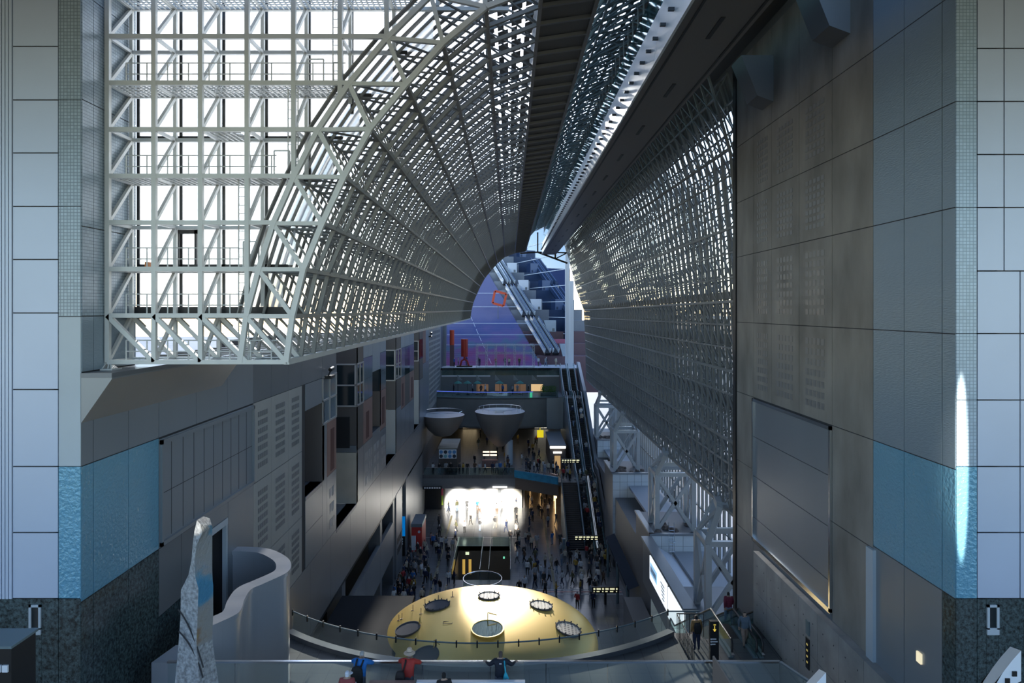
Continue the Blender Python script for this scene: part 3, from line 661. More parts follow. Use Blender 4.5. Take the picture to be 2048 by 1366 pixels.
# ---- hanging bridge
BR = thing('hanging_footbridge', 'long enclosed walkway bridge hanging under the roof with a white lamp-studded edge', 'bridge', (7.3, YG, H+10))
BY0, BY1 = 14.0, 124.5
MB().prism([(6.0,BY0,H+10.0),(8.55,BY0,H+10.0),(8.75,BY0,H+10.5),(8.75,BY0,H+12.4),(6.3,BY0,H+12.4)], (0, BY1-BY0, 0)).build('body', m_soffit, BR)
n = 16; L_ = (BY1-BY0)/n
for k in range(n):
    y = BY0+k*L_
    MB().prism([(5.90,y+.02,H+9.99),(6.0,y+.02,H+9.99),(6.26,y+.02,H+12.3),(6.16,y+.02,H+12.3)], (0, L_-.04, 0)).build('fascia_panel', m_fascia, BR)
    MB().box(7.25, 7.4, y+L_*.35, y+L_*.62, H+9.97, H+10.01).build('soffit_slot', m_black, BR)
MB().box(6.28, 6.36, BY0, BY1, H+9.96, H+10.0).build('soffit_line', m_black, BR); MB().box(8.3, 8.38, BY0, BY1, H+9.96, H+10.0).build('soffit_line', m_black, BR)
st = MB(); k = BY0
lampm = MB().box(5.78, 6.0, -.06, .06, .25, .37).build('edge_lamp', m_black, BR); lampm.location = Vector((-7.3, -YG+BY0, -H-10+H+10.6))
while k < BY1:
    k += 1.35; c = lampm.copy(); COL.objects.link(c); c.location.y = k-YG
gl = MB(); k = BY0
for q in range(40): a = BY0+q*(BY1-BY0)/40; gl.box(6.2, 6.23, a+.03, a+(BY1-BY0)/40-.03, H+12.3, H+13.6)
gl.build('glass_guard', glass('teal_glass', (.45,.68,.70), .15, .05), BR)
hg = MB()
me_h = MB().bar((0,0,0), (0,0,2.7), .06).build('hanger', m_steeldk, BR); me_h.location = Vector((6.3,BY0,H+12.3))-BR.location
for q in range(80):
    for x_ in (6.3, 8.72):
        c = me_h.copy(); COL.objects.link(c); c.location = Vector((x_, BY0+q*(BY1-BY0)/80, H+12.3))-BR.location
tr = MB()           # dark end truss under the bridge
a, b, c, d = (5.2, 123.9, H+10.4), (10.6, 123.9, H+8.4), (10.6, 123.9, H+10.3), (8.4, 123.9, H+9.2)
tr.bar(a, b, .3); tr.bar(a, c, .22); tr.bar(d, (8.4,123.9,H+10.3), .3); tr.bar(d, (10.4,123.9,H+10.2), .2); tr.bar((2.0,123.9,H+10.2), a, .25); tr.bar(a, (5.2,123.9,H+14), .25)
tr.build('end_truss', m_black, BR)
MB().box(10.8, 11.5, 130.6, 131.6, 19.5, 43).box(11.5, 12.4, 130.8, 131.4, 19.5, 36).build('white_pylon', m_white, label='slender white pylon at the far end beside the right lattice', cat='pylon')

# ------------------------------------------------------------------ decks in the foreground
DC = Vector((-1.45, 46.3)); DR = 15.2            # the deck is cut out round the dome
plat = MB().box(-12.7, 9.2, 14, 22.95, 17.2, 17.55).build('floor_platform', m_deck, kind='structure')
dk = MB(); arc = []
for k in range(41):
    x = -10.9+ (8.0+10.9)*k/40; arc.append((x, DC.y-math.sqrt(DR*DR-(x-DC.x)**2)))
top = [(x, y, 14.2) for x, y in arc]; m = len(top)
poly = top+[(9.6, arc[-1][1], 14.2), (9.6, 33.8, 14.2), (12.7, 33.8, 14.2), (12.7, 23, 14.2), (-12.7, 23, 14.2), (-12.7, arc[0][1], 14.2)]
dk.prism(poly, (0, 0, -.5)); DECK = dk.build('floor_deck', m_deck, kind='structure')
cp = MB(); out = []
for (x, y) in arc:
    d = Vector((x-DC.x, y-DC.y)).normalized(); out.append((x, y, d))
for (x, y, d), (x2, y2, d2) in zip(out, out[1:]):
    cp.add([(x,y,14.2),(x,y,14.42),(x+d.x*.4,y+d.y*.4,14.42),(x+d.x*.4,y+d.y*.4,14.2),(x2,y2,14.2),(x2,y2,14.42),(x2+d2.x*.4,y2+d2.y*.4,14.42),(x2+d2.x*.4,y2+d2.y*.4,14.2)], [(0,1,5,4),(1,2,6,5),(2,3,7,6)])
cp.build('kerb', m_greydk, DECK)
GR = thing('glass_guard_rail', 'long curved glass guard rail running round the golden dome deck', 'railing', (-1.4, 31.1, 14.2))
for k in range(0, 40, 2):
    (x, y), (x2, y2) = arc[k], arc[k+2]
    g = MB(); g.prism([(x,y,14.42),(x2,y2,14.42),(x2,y2,15.28),(x,y,15.28)], (0,.025,0)); g.build('glass_panel', m_glassrail, GR)
MB().tube([(x, y, 15.3) for x, y in arc], .035, 6).build('handrail', m_steeldk, GR)
for k in range(0, 41, 2): x, y = arc[k]; MB().box(x-.03, x+.03, y-.05, y+.05, 15.1, 15.4).build('clamp', m_black, GR)
xe, ye = arc[-1]
for a, b in ((xe, xe+.8), (xe+.8, 9.6)): MB().box(a+.02, b-.02, ye, ye+.025, 14.4, 15.28).build('glass_panel', m_glassrail, GR)
MB().tube([(xe,ye,15.3),(9.6,ye,15.3)], .035, 6).build('handrail', m_steeldk, GR)
# near rail where the three people lean
NR_ = thing('viewing_rail', 'straight glass rail where three onlookers lean, nearest the viewer', 'railing', (0, 22.8, 17.55))
xs = [xx(p, 22.8) for p in (335, 470, 580, 712, 845, 981, 1092, 1215, 1330, 1425, 1560)]
for a, b in zip(xs, xs[1:]): MB().box(a+.015, b-.015, 22.8, 22.825, 17.6, 18.70).build('glass_panel', m_glassrail, NR_)
MB().box(xs[0], xs[-1], 22.76, 22.86, 18.70, 18.76).build('top_rail', m_chrome, NR_)
c0 = Vector((xs[-1], 22.8, 0)); c1 = Vector((10.6, 18.6, 0))
MB().prism([(c0.x,c0.y,17.6),(c1.x,c1.y,17.6),(c1.x,c1.y,18.7),(c0.x,c0.y,18.7)], (.02,.02,0)).build('glass_panel', m_glassrail, NR_)
MB().bar((c0.x,c0.y,18.73), (c1.x,c1.y,18.73), .1, .06).build('top_rail', m_chrome, NR_)
MB().box(xs[0], xs[-1], 22.75, 22.9, 17.5, 17.68).build('base_channel', m_steeldk, NR_)
sg = MB().prism([PY(1425,1312,22.3), PY(1480,1400,21.8), PY(1425,1400,22.3)], (.06,.03,0))
mesh_thing('angled_sign_board', sg, [M('brown_board_edge', (.20,.15,.12), .5)], 'brown triangular board rising behind the near glass rail at right', 'sign', (PY(1440,1400,22.1).x, 22.1, 17.55))
pk = MB().box(xx(740,21.9), xx(830,21.9), 21.75, 21.9, 17.55, zz(1360,21.9)); mesh_thing('pink_notice_board', pk, m_terra, 'low dull pink notice board below the near rail', 'sign', (xx(785,21.9), 21.8, 17.55))
pk = MB().box(xx(834,21.9), xx(1050,21.9), 21.75, 21.9, 17.55, zz(1359,21.9)); mesh_thing('white_notice_board', pk, m_white, 'low white notice board below the near rail', 'sign', (xx(940,21.9), 21.8, 17.55))

# curved metal parapet (S shape) at lower left
SP = [(462,1095),(491,1095),(532,1098),(561,1109),(578,1124),(573,1144),(526,1167),(500,1179),(486,1199),(480,1217),(471,1228),(445,1241),(416,1253),(380,1262)]
pts = [PZ(a, b, 19.3) for a, b in SP]
def smooth_path(P, n=6):
    R = []
    for i in range(len(P)-1):
        p0 = P[max(0,i-1)]; p1 = P[i]; p2 = P[i+1]; p3 = P[min(len(P)-1,i+2)]
        for k in range(n):
            t = k/n; R.append(.5*((2*p1)+(p2-p0)*t+(2*p0-5*p1+4*p2-p3)*t*t+(3*p1-p0-3*p2+p3)*t**3))
    return R+[P[-1]]
S_ = smooth_path(pts, 6)
CP = thing('curved_parapet', 'tall S-curved satin metal parapet wall in front of the left doorway', 'parapet', (-10, 28, 14.2))
nrm = []
for i, p in enumerate(S_):
    d = (S_[min(i+1, len(S_)-1)]-S_[max(0, i-1)]).normalized(); nrm.append(Vector((d.y, -d.x, 0)))     # right hand side = towards the pit
seg = [0, 10, 20, 30, 38, 46, 56, 66, len(S_)-1]
m_par = M('satin_parapet_metal', (.46,.48,.52), .28, .4, bump=.05, bscale=3, stretch=(2,2,.1))
for a, b in zip(seg, seg[1:]):
    w_ = MB(); c_ = MB()
    for i in range(a, b):
        p, q, n1, n2 = S_[i], S_[i+1], nrm[i], nrm[i+1]; t = .5
        g1 = .012 if i == a else 0
        A = [p.lerp(q, .02 if i == a else 0), q, q+n2*t, p.lerp(q, .02 if i == a else 0)+n1*t]
        w_.add([(v.x,v.y,11.0) for v in A]+[(v.x,v.y,19.15) for v in A], [(0,1,5,4),(1,2,6,5),(2,3,7,6),(3,0,4,7)])
        B = [A[0]-n1*.06, A[1]-n2*.06, A[2]+n2*.06, A[3]+n1*.06]
        c_.add([(v.x,v.y,19.15) for v in B]+[(v.x,v.y,19.32) for v in B], [(0,1,5,4),(2,3,7,6),(4,5,6,7),(1,2,6,5),(3,0,4,7)])
    w_.build('wall_panel', m_par, CP, smooth=True); c_.build('cap', m_par, CP, smooth=True)
MB().box(-14, -10.9, 24.2, 31.6, 16.4, 16.6).build('floor_pit', m_black, kind='structure')
bx = MB().prism([PZ(303,1325,18.7), PZ(352,1290,18.9), PZ(390,1290,18.9), PZ(390,1325,18.7)], (0,0,-4.4)); mesh_thing('parapet_block', bx, m_par, 'low grey metal parapet block left of the stone sculpture', 'parapet', (-11.0, 23.2, 14.3))
# carved stone obelisk
def loft(rings, cap=True):
    m = MB(); n = len(rings[0]); vs = [v for r in rings for v in r]
    fs = [(i*n+j, i*n+(j+1)%n, (i+1)*n+(j+1)%n, (i+1)*n+j) for i in range(len(rings)-1) for j in range(n)]
    if cap: fs += [tuple(range(n-1,-1,-1)), tuple((len(rings)-1)*n+j for j in range(n))]
    return m.add(vs, fs)
OY = 19.5
def opt(px, py, dy): p = PY(px, py, OY); return (p.x, p.y+dy, p.z)
def obring(y, l, mid, r): return [opt(l, y, .0), opt((l+mid)/2, y, -.10), opt(mid, y, -.16), opt((mid+r)/2, y, .10), opt(r, y, .35), opt((l+r)/2, y, .7), opt(l+2, y, .5)]
rg = [obring(1500,335,415,440), obring(1366,350,405,425), obring(1290,357,398,414), obring(1235,361,400,416), obring(1180,362,402,416), obring(1172,366,402,415), obring(1150,377,396,414), obring(1120,383,394,414), obring(1085,386,399,414), obring(1062,389,410,414)]
rg.append([opt(394,1040,0), opt(396,1040,-.05), opt(404,1046,-.1), opt(411,1053,.1), opt(415,1057,.3), opt(404,1047,.5), opt(395,1041,.4)])
m_stone = M('rough_grey_stone', (.33,.34,.35), .85, var=.45, vscale=11, bump=.9, bscale=16)
OB = thing('stone_obelisk', 'tall rough grey carved stone sculpture at lower left', 'sculpture', (opt(400,1500,.2)[0], OY, 17.55))
OBM = loft(rg); OBM.build('shaft', m_stone, OB)
pm_ = M('painted_stone_face', (.24,.25,.26), .8, bump=.8, bscale=14); n = pm_.node_tree.nodes; L = pm_.node_tree.links
tc = n.new('ShaderNodeTexCoord'); mp = n.new('ShaderNodeMapping'); mp.inputs['Scale'].default_value = (.6,.6,.75); nz = n.new('ShaderNodeTexNoise'); nz.inputs['Scale'].default_value = 1.1; nz.inputs['Detail'].default_value = 5
L.new(tc.outputs['Object'], mp.inputs[0]); L.new(mp.outputs[0], nz.inputs[0]); cr = n.new('ShaderNodeValToRGB'); e = cr.color_ramp.elements; e[0].position = .36; e[0].color = (.06,.22,.36,1); e[1].position = .70; e[1].color = (.34,.28,.07,1)
for p_, k_ in ((.42,(.12,.25,.34,1)),(.47,(.26,.27,.28,1)),(.60,(.28,.27,.25,1)),(.65,(.25,.17,.11,1))): q = e.new(p_); q.color = k_
L.new(nz.outputs[0], cr.inputs[0]); L.new(cr.outputs[0], n['Principled BSDF'].inputs['Base Color'])
sh_ = bpy.data.objects['shaft']; sh_.data.materials.append(pm_)
for i in range(len(rg)-1):
    for j in (2, 3): sh_.data.polygons[i*7+j].material_index = 1 if 1 < i else 0
gv = MB()
for (p0, p1, p2) in (((361,1215),(385,1240),(411,1330)),((362,1258),(395,1290),(410,1350))):
    path = []
    for k in range(9):
        t = k/8; px = (1-t)**2*p0[0]+2*t*(1-t)*p1[0]+t*t*p2[0]; py = (1-t)**2*p0[1]+2*t*(1-t)*p1[1]+t*t*p2[1]
        path.append(opt(px, py, -.13))
    gv.tube(path, .022, 5)
gv.build('carved_groove', m_joint, OB)
# white curved fins at the bottom right
def fin(name, label, far, tip_near, bottom, Y, holes=()):
    r = thing(name, label, 'canopy fin', (PY(far[0][0], 1366, Y).x, Y, 17.55))
    P = [PY(a, b, Y) for a, b in far]; d = PY(tip_near[0], tip_near[1], Y-.5)-P[-1]
    P += [Vector((P[-1].x, Y, PY(0, bottom, Y).z)), Vector((P[0].x, Y, PY(0, bottom+40, Y).z))]
    MB().prism(P, d).build('fin', m_white, r)
    for (a, b) in holes: q = PY(a, b, Y-.5); MB().box(q.x-.045, q.x+.045, q.y-.02, q.y+.05, q.z-.05, q.z+.05).build('vent_hole', m_black, r)
fin('curved_fin', 'large white curved canopy fin with two small square holes', [(1940,1410),(1955,1382),(1968,1360),(1985,1335),(2003,1312),(2020,1293)], (2042,1301), 1352, 14.0, ((2028,1347),(2014,1361)))
fin('curved_fin', 'small white curved canopy fin tip in front of the concrete stair wall', [(1595,1385),(1610,1368),(1624,1353),(1638,1338)], (1652,1345), 1420, 14.6)
kb = MB().box(xx(-60,17.5), xx(23,17.5), 17.5, 18.4, 17.55, zz(1296,17.5)); ko = thing('black_cabinet', 'black cabinet standing against the dark granite at bottom left', 'cabinet', (xx(-10,17.5), 17.9, 17.55))
kb.build('body', m_black, ko); MB().box(xx(-60,17.5), xx(26,17.5), 17.45, 18.45, zz(1296,17.5), zz(1291,17.5)).build('lid', m_steeldk, ko)
MB().box(xx(4,17.45), xx(15,17.45), 17.45, 17.5, zz(1345,17.45), zz(1331,17.45)).build('notice', m_white, ko); MB().box(xx(-12,17.45), xx(1,17.45), 17.45, 17.5, zz(1345,17.45), zz(1331,17.45)).build('notice', m_white, ko)

# ------------------------------------------------------------------ golden dome
DO = Vector((-1.45, 47.0, 7.75)); DA = 7.54; DCZ = 2.24
DM = thing('golden_dome', 'flat golden dome with round skylights in the middle of the hall', 'dome', (DO.x, DO.y, 0))
prof = [(DA*math.cos(a), DCZ*math.sin(a)) for a in [math.radians(-60+150*k/30) for k in range(31)]]; prof[-1] = (.001, DCZ)
MB().lathe(prof, DO, 72).build('shell', m_gold, DM, smooth=True)
MB().lathe([(6.2,-7.75),(6.2,-.8)], DO, 48).build('drum', m_greydk, DM, smooth=True)
def on_dome(px, py):
    d = Vector(((px-CX)/F, 1, (CY-py)/F)); o = Vector((0,0,H))-DO
    A = (d.x**2+d.y**2)/DA**2+d.z**2/DCZ**2; B = 2*((o.x*d.x+o.y*d.y)/DA**2+o.z*d.z/DCZ**2); C = (o.x**2+o.y**2)/DA**2+o.z**2/DCZ**2-1
    t = (-B-math.sqrt(max(0, B*B-4*A*C)))/(2*A); p = o+d*t; n = Vector((p.x/DA**2, p.y/DA**2, p.z/DCZ**2)).normalized(); return p+DO, n
m_mesh = grid_mat('skylight_mesh', (.16,.14,.12), (.62,.56,.46), .24, .24, 'xy', .7, .0, .06, .1)
m_port = M('grey_skylight_cover', (.13,.135,.15), .75, spec=.15)
m_mirror = M('rippled_skylight_glass', (.32,.42,.40), .08, .85, bump=.35, bscale=2.2, stretch=(3,.3,1))
for i, (px, py, wpx, mt) in enumerate(((875,1212,46,m_port),(816,1259,48,m_port),(975,1259,62,m_mirror),(1136,1259,48,m_mesh),(1082,1212,42,m_mesh),(978,1193,40,m_mesh),(852,1312,50,m_port))):
    p, n = on_dome(px, py); r = wpx/2*p.y/F; n = (n+Vector((0,0,.5))).normalized(); p = p+Vector((0,0,.02)); q = n.to_track_quat('Z', 'Y')
    ring = MB(); cov = MB(); N = 28
    R3 = lambda a, rr, h_: p+q @ Vector((math.cos(a)*rr, math.sin(a)*rr, h_))
    for k in range(N):
        a, b = 2*math.pi*k/N, 2*math.pi*(k+1)/N
        ring.add([R3(a,r,-.1),R3(b,r,-.1),R3(b,r,.09),R3(a,r,.09),R3(a,r*1.08,.09),R3(b,r*1.08,.09),R3(b,r*1.08,-.1),R3(a,r*1.08,-.1)], [(0,1,2,3),(3,2,5,4),(4,5,6,7)])
    cov.poly([R3(2*math.pi*k/N, r*1.0, .05) for k in range(N)])
    for k in range(12 if i in (0,3,4,5) else 0):
        a = 2*math.pi*k/12; ring.bar(R3(a, r*1.05, 0), R3(a, r*1.12, .17), .06); 
    sk = cov.build('skylight', mt, DM); ring.build('rim', m_port if mt is not m_mirror else m_gold, sk)
    if i in (1,2,6):
        hk = MB(); hk.path([R3(math.pi/2, r*.95, .05), R3(math.pi/2, r*1.15, .5), R3(math.pi/2-.5, r*1.25, .35)], .06); hk.build('lift_arm', m_gold, sk)
for px, py in ((850,1204),(877,1196),(905,1188),(804,1232),(798,1235),(826,1215),(842,1222)):
    p, n = on_dome(px, py+6); an = MB(); an.bar(p, p+Vector((0,0,.42)), .04); an.bar(p-Vector((.12,0,0)), p+Vector((.12,0,0)), .05); an.build('anchor_post', m_terra, DM)
pa, n = on_dome(895, 1248); an = MB(); an.path([pa+Vector((-.3,0,.04)), pa+Vector((.3,0,.04)), pa+Vector((.3,.35,.02)), pa+Vector((-.3,.35,.02)), pa+Vector((-.3,0,.04))], .025); an.build('hatch', m_terra, DM)
sc_ = MB()
for k in range(10):
    a = -math.pi/2+(k-4.5)*.23; pr = [(DA*math.cos(t)*1.001, DCZ*math.sin(t)*1.001) for t in (math.radians(-25), math.radians(-10), math.radians(5), math.radians(22))]
    sc_.path([(DO.x+r*math.cos(a), DO.y+r*math.sin(a), DO.z+z) for r, z in pr], .02)
sc_.build('sheet_seam', M('gold_seam', (.45,.32,.10), .4, .6), DM)
MB().box(-12.7, -7.2, 38, 52, 8.4, 8.7).build('floor_lower_deck', M('shade_darkened_deck', (.03,.032,.036), .8, spec=.08), kind='structure')  # deck colour darkened to stand in for shade

# round glass guard beside the dome
RG = thing('round_glass_guard', 'round glass drum with a silver rim on the floor behind the dome', 'railing', (PZ(965,1157,1.15).x, PZ(965,1157,1.15).y, 0))
gx, gy = RG.location.x, RG.location.y
MB().lathe([(2.1,0),(2.1,1.12)], (gx,gy,0), 40).build('glass_wall', m_glass, RG, smooth=True)
MB().tube([(gx+2.1*math.cos(a), gy+2.1*math.sin(a), 1.15) for a in [2*math.pi*k/40 for k in range(41)]], .07, 6, cap=False).build('rim', m_chrome, RG, smooth=True)

# stairwell down to the underground level, with glass sides
SW = thing('stairwell', 'glass-sided stairwell opening down to a lower level behind the dome', 'stairwell', (PZ(955,1150,0).x, 79, 0))
wx0, wx1, wy0, wy1 = PITX0, PITX1, PITY0, PITY1
MB().box(wx0, wx1, wy0, wy1, -4.6, -4.4).build('well_floor', m_greydk, SW)
MB().box(wx0, wx1, wy1, wy1+.3, -4.4, -.02).build('header_wall', m_brown, SW); MB().box(wx0-.2, wx0, wy0, wy1, -4.4, -.02).build('side_wall', m_grey, SW); MB().box(wx1, wx1+.2, wy0, wy1, -4.4, -.02).build('side_wall', m_grey, SW)
for x in (wx0, wx0+3.2, wx0+4.2, wx1):
    MB().box(x-.02, x+.02, wy0, wy1, .02, 1.15).build('glass_side', m_glass, SW); MB().tube([(x, wy0, 1.18), (x, wy1, 1.18)], .05, 6).build('handrail', m_chrome, SW)
for a, b in ((wx0, wx0+3.2), (wx0+4.4, wx1)): MB().box(a, b, wy1-.06, wy1-.02, .02, 1.2).build('glass_end', m_glass, SW)
m_yel = lit('amber_light_strip', (.9,.55,.12), .5)
for q in (.3, 1.1): MB().box(wx0+q+.2, wx0+q+.55, wy1-.04, wy1, -3.6, -1.7).build('amber_strip', m_yel, SW)
MB().box(wx0+.9, wx0+1.35, wy1-.06, wy1, -1.1, -.75).build('exit_sign', lit('pale_green_sign', (.75,.85,.55), 1.0), SW)
MB().box(wx1-.9, wx1-.7, wy1-.06, wy1, -1.6, -1.35).build('exit_lamp', lit('green_lamp', (.2,.8,.5), 1.0), SW)

# ------------------------------------------------------------------ escalator builder
def escalator(label, x, w_, A, B, group, la=1.6, lb=1.6, glassmat=None, hr=m_blackrub, pale=False):
    """A (lower) and B (upper) are (y,z) of the incline ends; runs along y at centre x"""
    r = thing('escalator', label, 'escalator', (x, A[0], min(A[1], B[1])), group)
    sA = -1 if B[0] > A[0] else 1
    prof = [(A[0]+sA*la, A[1]), A, B, (B[0]-sA*lb, B[1])]
    pts = [(x, y, z) for y, z in prof]
    def strip(m, x0, x1, dz0, dz1):
        m.prism([(x0, y, z+dz0) for y, z in prof]+[(x0, y, z+dz1) for y, z in reversed(prof)], (x1-x0, 0, 0))
    t = MB(); strip(t, x-w_/2-.12, x+w_/2+.12, -1.0, -.12); t.build('truss', m_steeldk, r)
    s = MB(); n = max(6, int(abs(B[0]-A[0])/.42))
    for k in range(n):
        u0 = k/n; u1 = (k+1)/n; y0_ = A[0]+(B[0]-A[0])*u0; y1_ = A[0]+(B[0]-A[0])*u1; z1_ = A[1]+(B[1]-A[1])*u1
        s.box(x-w_/2+.1, x+w_/2-.1, min(y0_,y1_), max(y0_,y1_), z1_-.5, z1_-.05)
    for (ya, za), (yb, zb) in ((prof[0], prof[1]), (prof[2], prof[3])): s.box(x-w_/2+.1, x+w_/2-.1, min(ya,yb), max(ya,yb), za-.2, za-.02)
    s.build('steps', m_step, r)
    for sx in (-1, 1):
        xc = x+sx*w_/2
        g = MB(); strip(g, xc-.015, xc+.015, .05, .86); g.build('balustrade', glassmat or m_glass, r)
        k_ = MB(); strip(k_, xc-.11, xc+.11, -.14, .06); k_.build('skirt', m_chrome if pale else m_steeldk, r)
        h_ = [(xc, prof[0][0]+sA*.12, prof[0][1]+.35), (xc, prof[0][0]+sA*.15, prof[0][1]+.75)]+[(xc, y, z+.92) for y, z in prof]+[(xc, prof[3][0]-sA*.15, prof[3][1]+.75), (xc, prof[3][0]-sA*.12, prof[3][1]+.35)]
        MB().tube(h_, .05 if not pale else .06, 6).build('handrail', hr, r, smooth=True)
    return r
# foreground right: two escalators descending away from the deck
for x, lb in ((10.95, 'escalator going down beside the black sign post at lower right'), (12.38, 'escalator nearest the board-formed concrete wall at lower right')):
    e = escalator(lb, x, 1.15, (42.8, 9.75), (35.1, 14.2), 'escalators at the lower right deck', 1.0, 3.2)
    for sx in (-.42,):
        MB().box(x+sx-.09, x+sx+.05, 32.0, 35.0, 14.22, 14.30).build('light_skirt', m_chrome, e)
sp_ = thing('sign_post', 'black sign post with a yellow arrow beside the escalators', 'sign', (xx(1429,31.4), 31.4, 14.2))
px_ = sp_.location.x
MB().box(px_-.2, px_+.2, 31.4, 31.6, 14.2, zz(1243,31.4)).build('post', m_black, sp_)
a_ = MB(); q = zz(1252,31.4); a_.bar((px_, 31.39, q), (px_, 31.39, q-.22), .03); a_.bar((px_-.06, 31.39, q-.14), (px_, 31.39, q-.24), .03); a_.bar((px_+.06, 31.39, q-.14), (px_, 31.39, q-.24), .03); a_.bar((px_-.05,31.39,q+.06),(px_+.06,31.39,q+.06),.03)
a_.build('arrow', lit('yellow_arrow', (.9,.65,.1), .6), sp_)
tx = MB()
for k, wd in ((0,.22),(1,.28),(2,.18)): tx.box(px_-.14, px_-.14+wd, 31.385, 31.4, q-.62-k*.12, q-.57-k*.12); tx.tube([(px_-.16, 31.38, q-.6-k*.12), (px_-.16, 31.4, q-.6-k*.12)], .035, 8)
tx.build('lettering', m_white, sp_)
pl = thing('wall_sign', 'tall black direction sign with yellow marks on the concrete stair wall', 'sign', (12.72, YR(1612), 15.0)); yq = YR(1615)*12.72/13.1
MB().box(12.70, 12.74, yq-.16, yq+.16, 15.2, 16.5).build('board', m_black, pl); MB().box(12.70, 12.74, yq-.16, yq+.16, 16.65, 17.25).build('upper_board', m_steeldk, pl)
mk = MB()
for k in range(4): mk.box(12.69, 12.70, yq-.06, yq+.06, 15.45+k*.25, 15.52+k*.25)
mk.build('lettering', lit('yellow_letters', (.7,.55,.15), .4), pl)
# black steel fence and short stairs at the right end of the deck
FE = thing('black_fence', 'black steel bar fence beside the deck stairs at right', 'fence', (9.0, 34, 14.2))
for k in range(14): y_ = 30.8+k*.24; MB().tube([(8.35, y_, 14.2), (8.35, y_, 15.35)], .018, 5).build('bar', m_black, FE)
MB().tube([(8.35,30.8,15.35),(8.35,34.0,15.35)], .025, 6).build('top_rail', m_black, FE)
MB().tube([(8.35,34.0,15.35),(9.7,34.0,15.35)], .03, 6).build('top_rail', m_black, FE)
for k in range(6): MB().tube([(8.5+k*.24, 34.0, 14.2), (8.5+k*.24, 34.0, 15.35)], .018, 5).build('bar', m_black, FE)

# ------------------------------------------------------------------ left arcade at floor level
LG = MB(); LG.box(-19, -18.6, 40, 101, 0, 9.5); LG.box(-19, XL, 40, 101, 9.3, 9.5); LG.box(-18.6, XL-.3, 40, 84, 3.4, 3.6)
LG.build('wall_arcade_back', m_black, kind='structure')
ar = thing('wall_arcade_front', None, None, (XL, 40, 0), kind='structure')
for a, b in ((40,47),(47,54),(54,61),(61,68),(68,75.5)): MB().box(XL-.4, XL, a+.02, b-.02, 3.4, 7.0).build('parapet_panel', m_grey, ar)
for a in (52.5, 68.0, 75.5): MB().box(XL-1.2, XL-.05, a, a+1.1, 0, 9.5).build('pillar', m_greydk, ar)
MB().box(-17, XL+.05, 84.5, 86, 0, 9.5).build('pier', m_grey, ar)
MB().box(-15.2, XL, 86, 101, 0, 9.5).build('pier', m_grey, ar); MB().box(-15.2, XL, 101.05, 141, 0, 9.5).build('pier', m_greydk, ar); MB().box(-15.2, XL, 128, 141, 9.5, 30).build('pier', m_greydk, ar)
MB().box(XL-.5, XL+.05, 77.2, 81.5, 0, 9.5).build('pier', m_grey, ar)
perforation(ar, XL+.05, -1, 77.8, 80.9, 2.2, 4.6, 3, 2, m_black, .03)
sqm = MB()
for k in (0, 1):
    for j in (0, 1): sqm.box(-14.6+k*.95, -14.1+k*.95, 84.42, 84.5, 6.0+j*.9, 6.55+j*.9)
sqm.build('square_vent', m_black, ar)
bb = thing('blue_phone_poster', 'large bright blue advertising poster with a phone picture on the left pier', 'poster', (-14.3, 84.4, 1.6))
z1, z0 = zz(1033,84.4), zz(1072,84.4); x0, x1 = xx(768,84.4), xx(810,84.4)
MB().box(x0, x1, 84.36, 84.44, z0, z1).build('sheet', lit('bright_blue_screen', (.0,.22,.68), .55), bb)
MB().box(x0+1.05, x0+1.9, 84.32, 84.36, z0+.05, z0+1.25).build('phone_picture', lit('pale_phone', (.45,.62,.85), .4), bb)
MB().box(x0+1.15, x0+1.75, 84.30, 84.33, z0+.85, z0+1.25).build('phone_camera', m_black, bb)
tl = MB()
for k, wd in ((0,1.5),(1,.9),(2,1.2)): tl.box(x0+.8, x0+.8+wd, 84.33, 84.36, z1-.42-k*.3, z1-.36-k*.3)
tl.build('lettering', M('faint_blue_letters', (.25,.5,.8), .5), bb)
bb = thing('black_info_poster', 'black poster with station pictures and white round icons under the blue poster', 'poster', (-14.3, 84.4, 0))
zt, zb = z0-.05, max(0.05, zz(1120,84.4)); MB().box(x0, x1, 84.36, 84.44, zb, zt).build('sheet', m_black, bb)
MB().add([(x0+.55,84.33,zt-.5),(x0+1.7,84.33,zt-.2),(x0+1.6,84.33,zt-.75),(x0+.5,84.33,zt-.95)], [(0,1,2,3)]).build('orange_picture', lit('orange_screen', (.75,.42,.30), .35), bb)
for k in (0, 1): MB().box(x0+.1+k*.6, x0+.62+k*.6, 84.32, 84.36, zt-1.7, zt-1.15).build('warm_picture', lit('warm_screen', (.45,.33,.2), .3), bb)
for k in range(3): MB().tube([(x1-.35,84.31,zt-.3-k*.3),(x1-.35,84.36,zt-.3-k*.3)], .12, 10).build('round_icon', m_white, bb)
gs = thing('lit_gallery_screen', 'lit pink and green advertising screen on the left arcade parapet', 'screen', (XL, 53, 4.5))
for a, b, c in ((49.0,51.2,(.55,.65,.9)),(51.2,52.6,(.75,.6,.75)),(52.6,54.6,(.45,.7,.45)),(54.6,57.0,(.75,.6,.72))): MB().box(XL+.005, XL+.05, a, b, 3.7, 6.3).build('screen_strip', lit('screen_tint', c, .75), gs)
# red vending kiosk and signs near the left pier
vk = thing('red_kiosk', 'red and white vending kiosk beside the left pier', 'kiosk', (xx(835,86.0), 86, 0)); kx = xx(835,86)
MB().box(kx-.75, kx+.55, 86, 90, 0, 3.1).build('body', M('bright_red_panel', (.62,.05,.04), .4), vk); MB().box(kx-.8, kx+.6, 85.9, 90.1, 3.1, 3.5).build('top', m_grey, vk)
MB().box(kx-.75, kx-.2, 85.93, 86, .2, 2.0).build('white_panel', m_white, vk); MB().tube([(kx+.2,85.93,2.5),(kx+.2,86,2.5)], .16, 10).build('round_logo', m_white, vk)

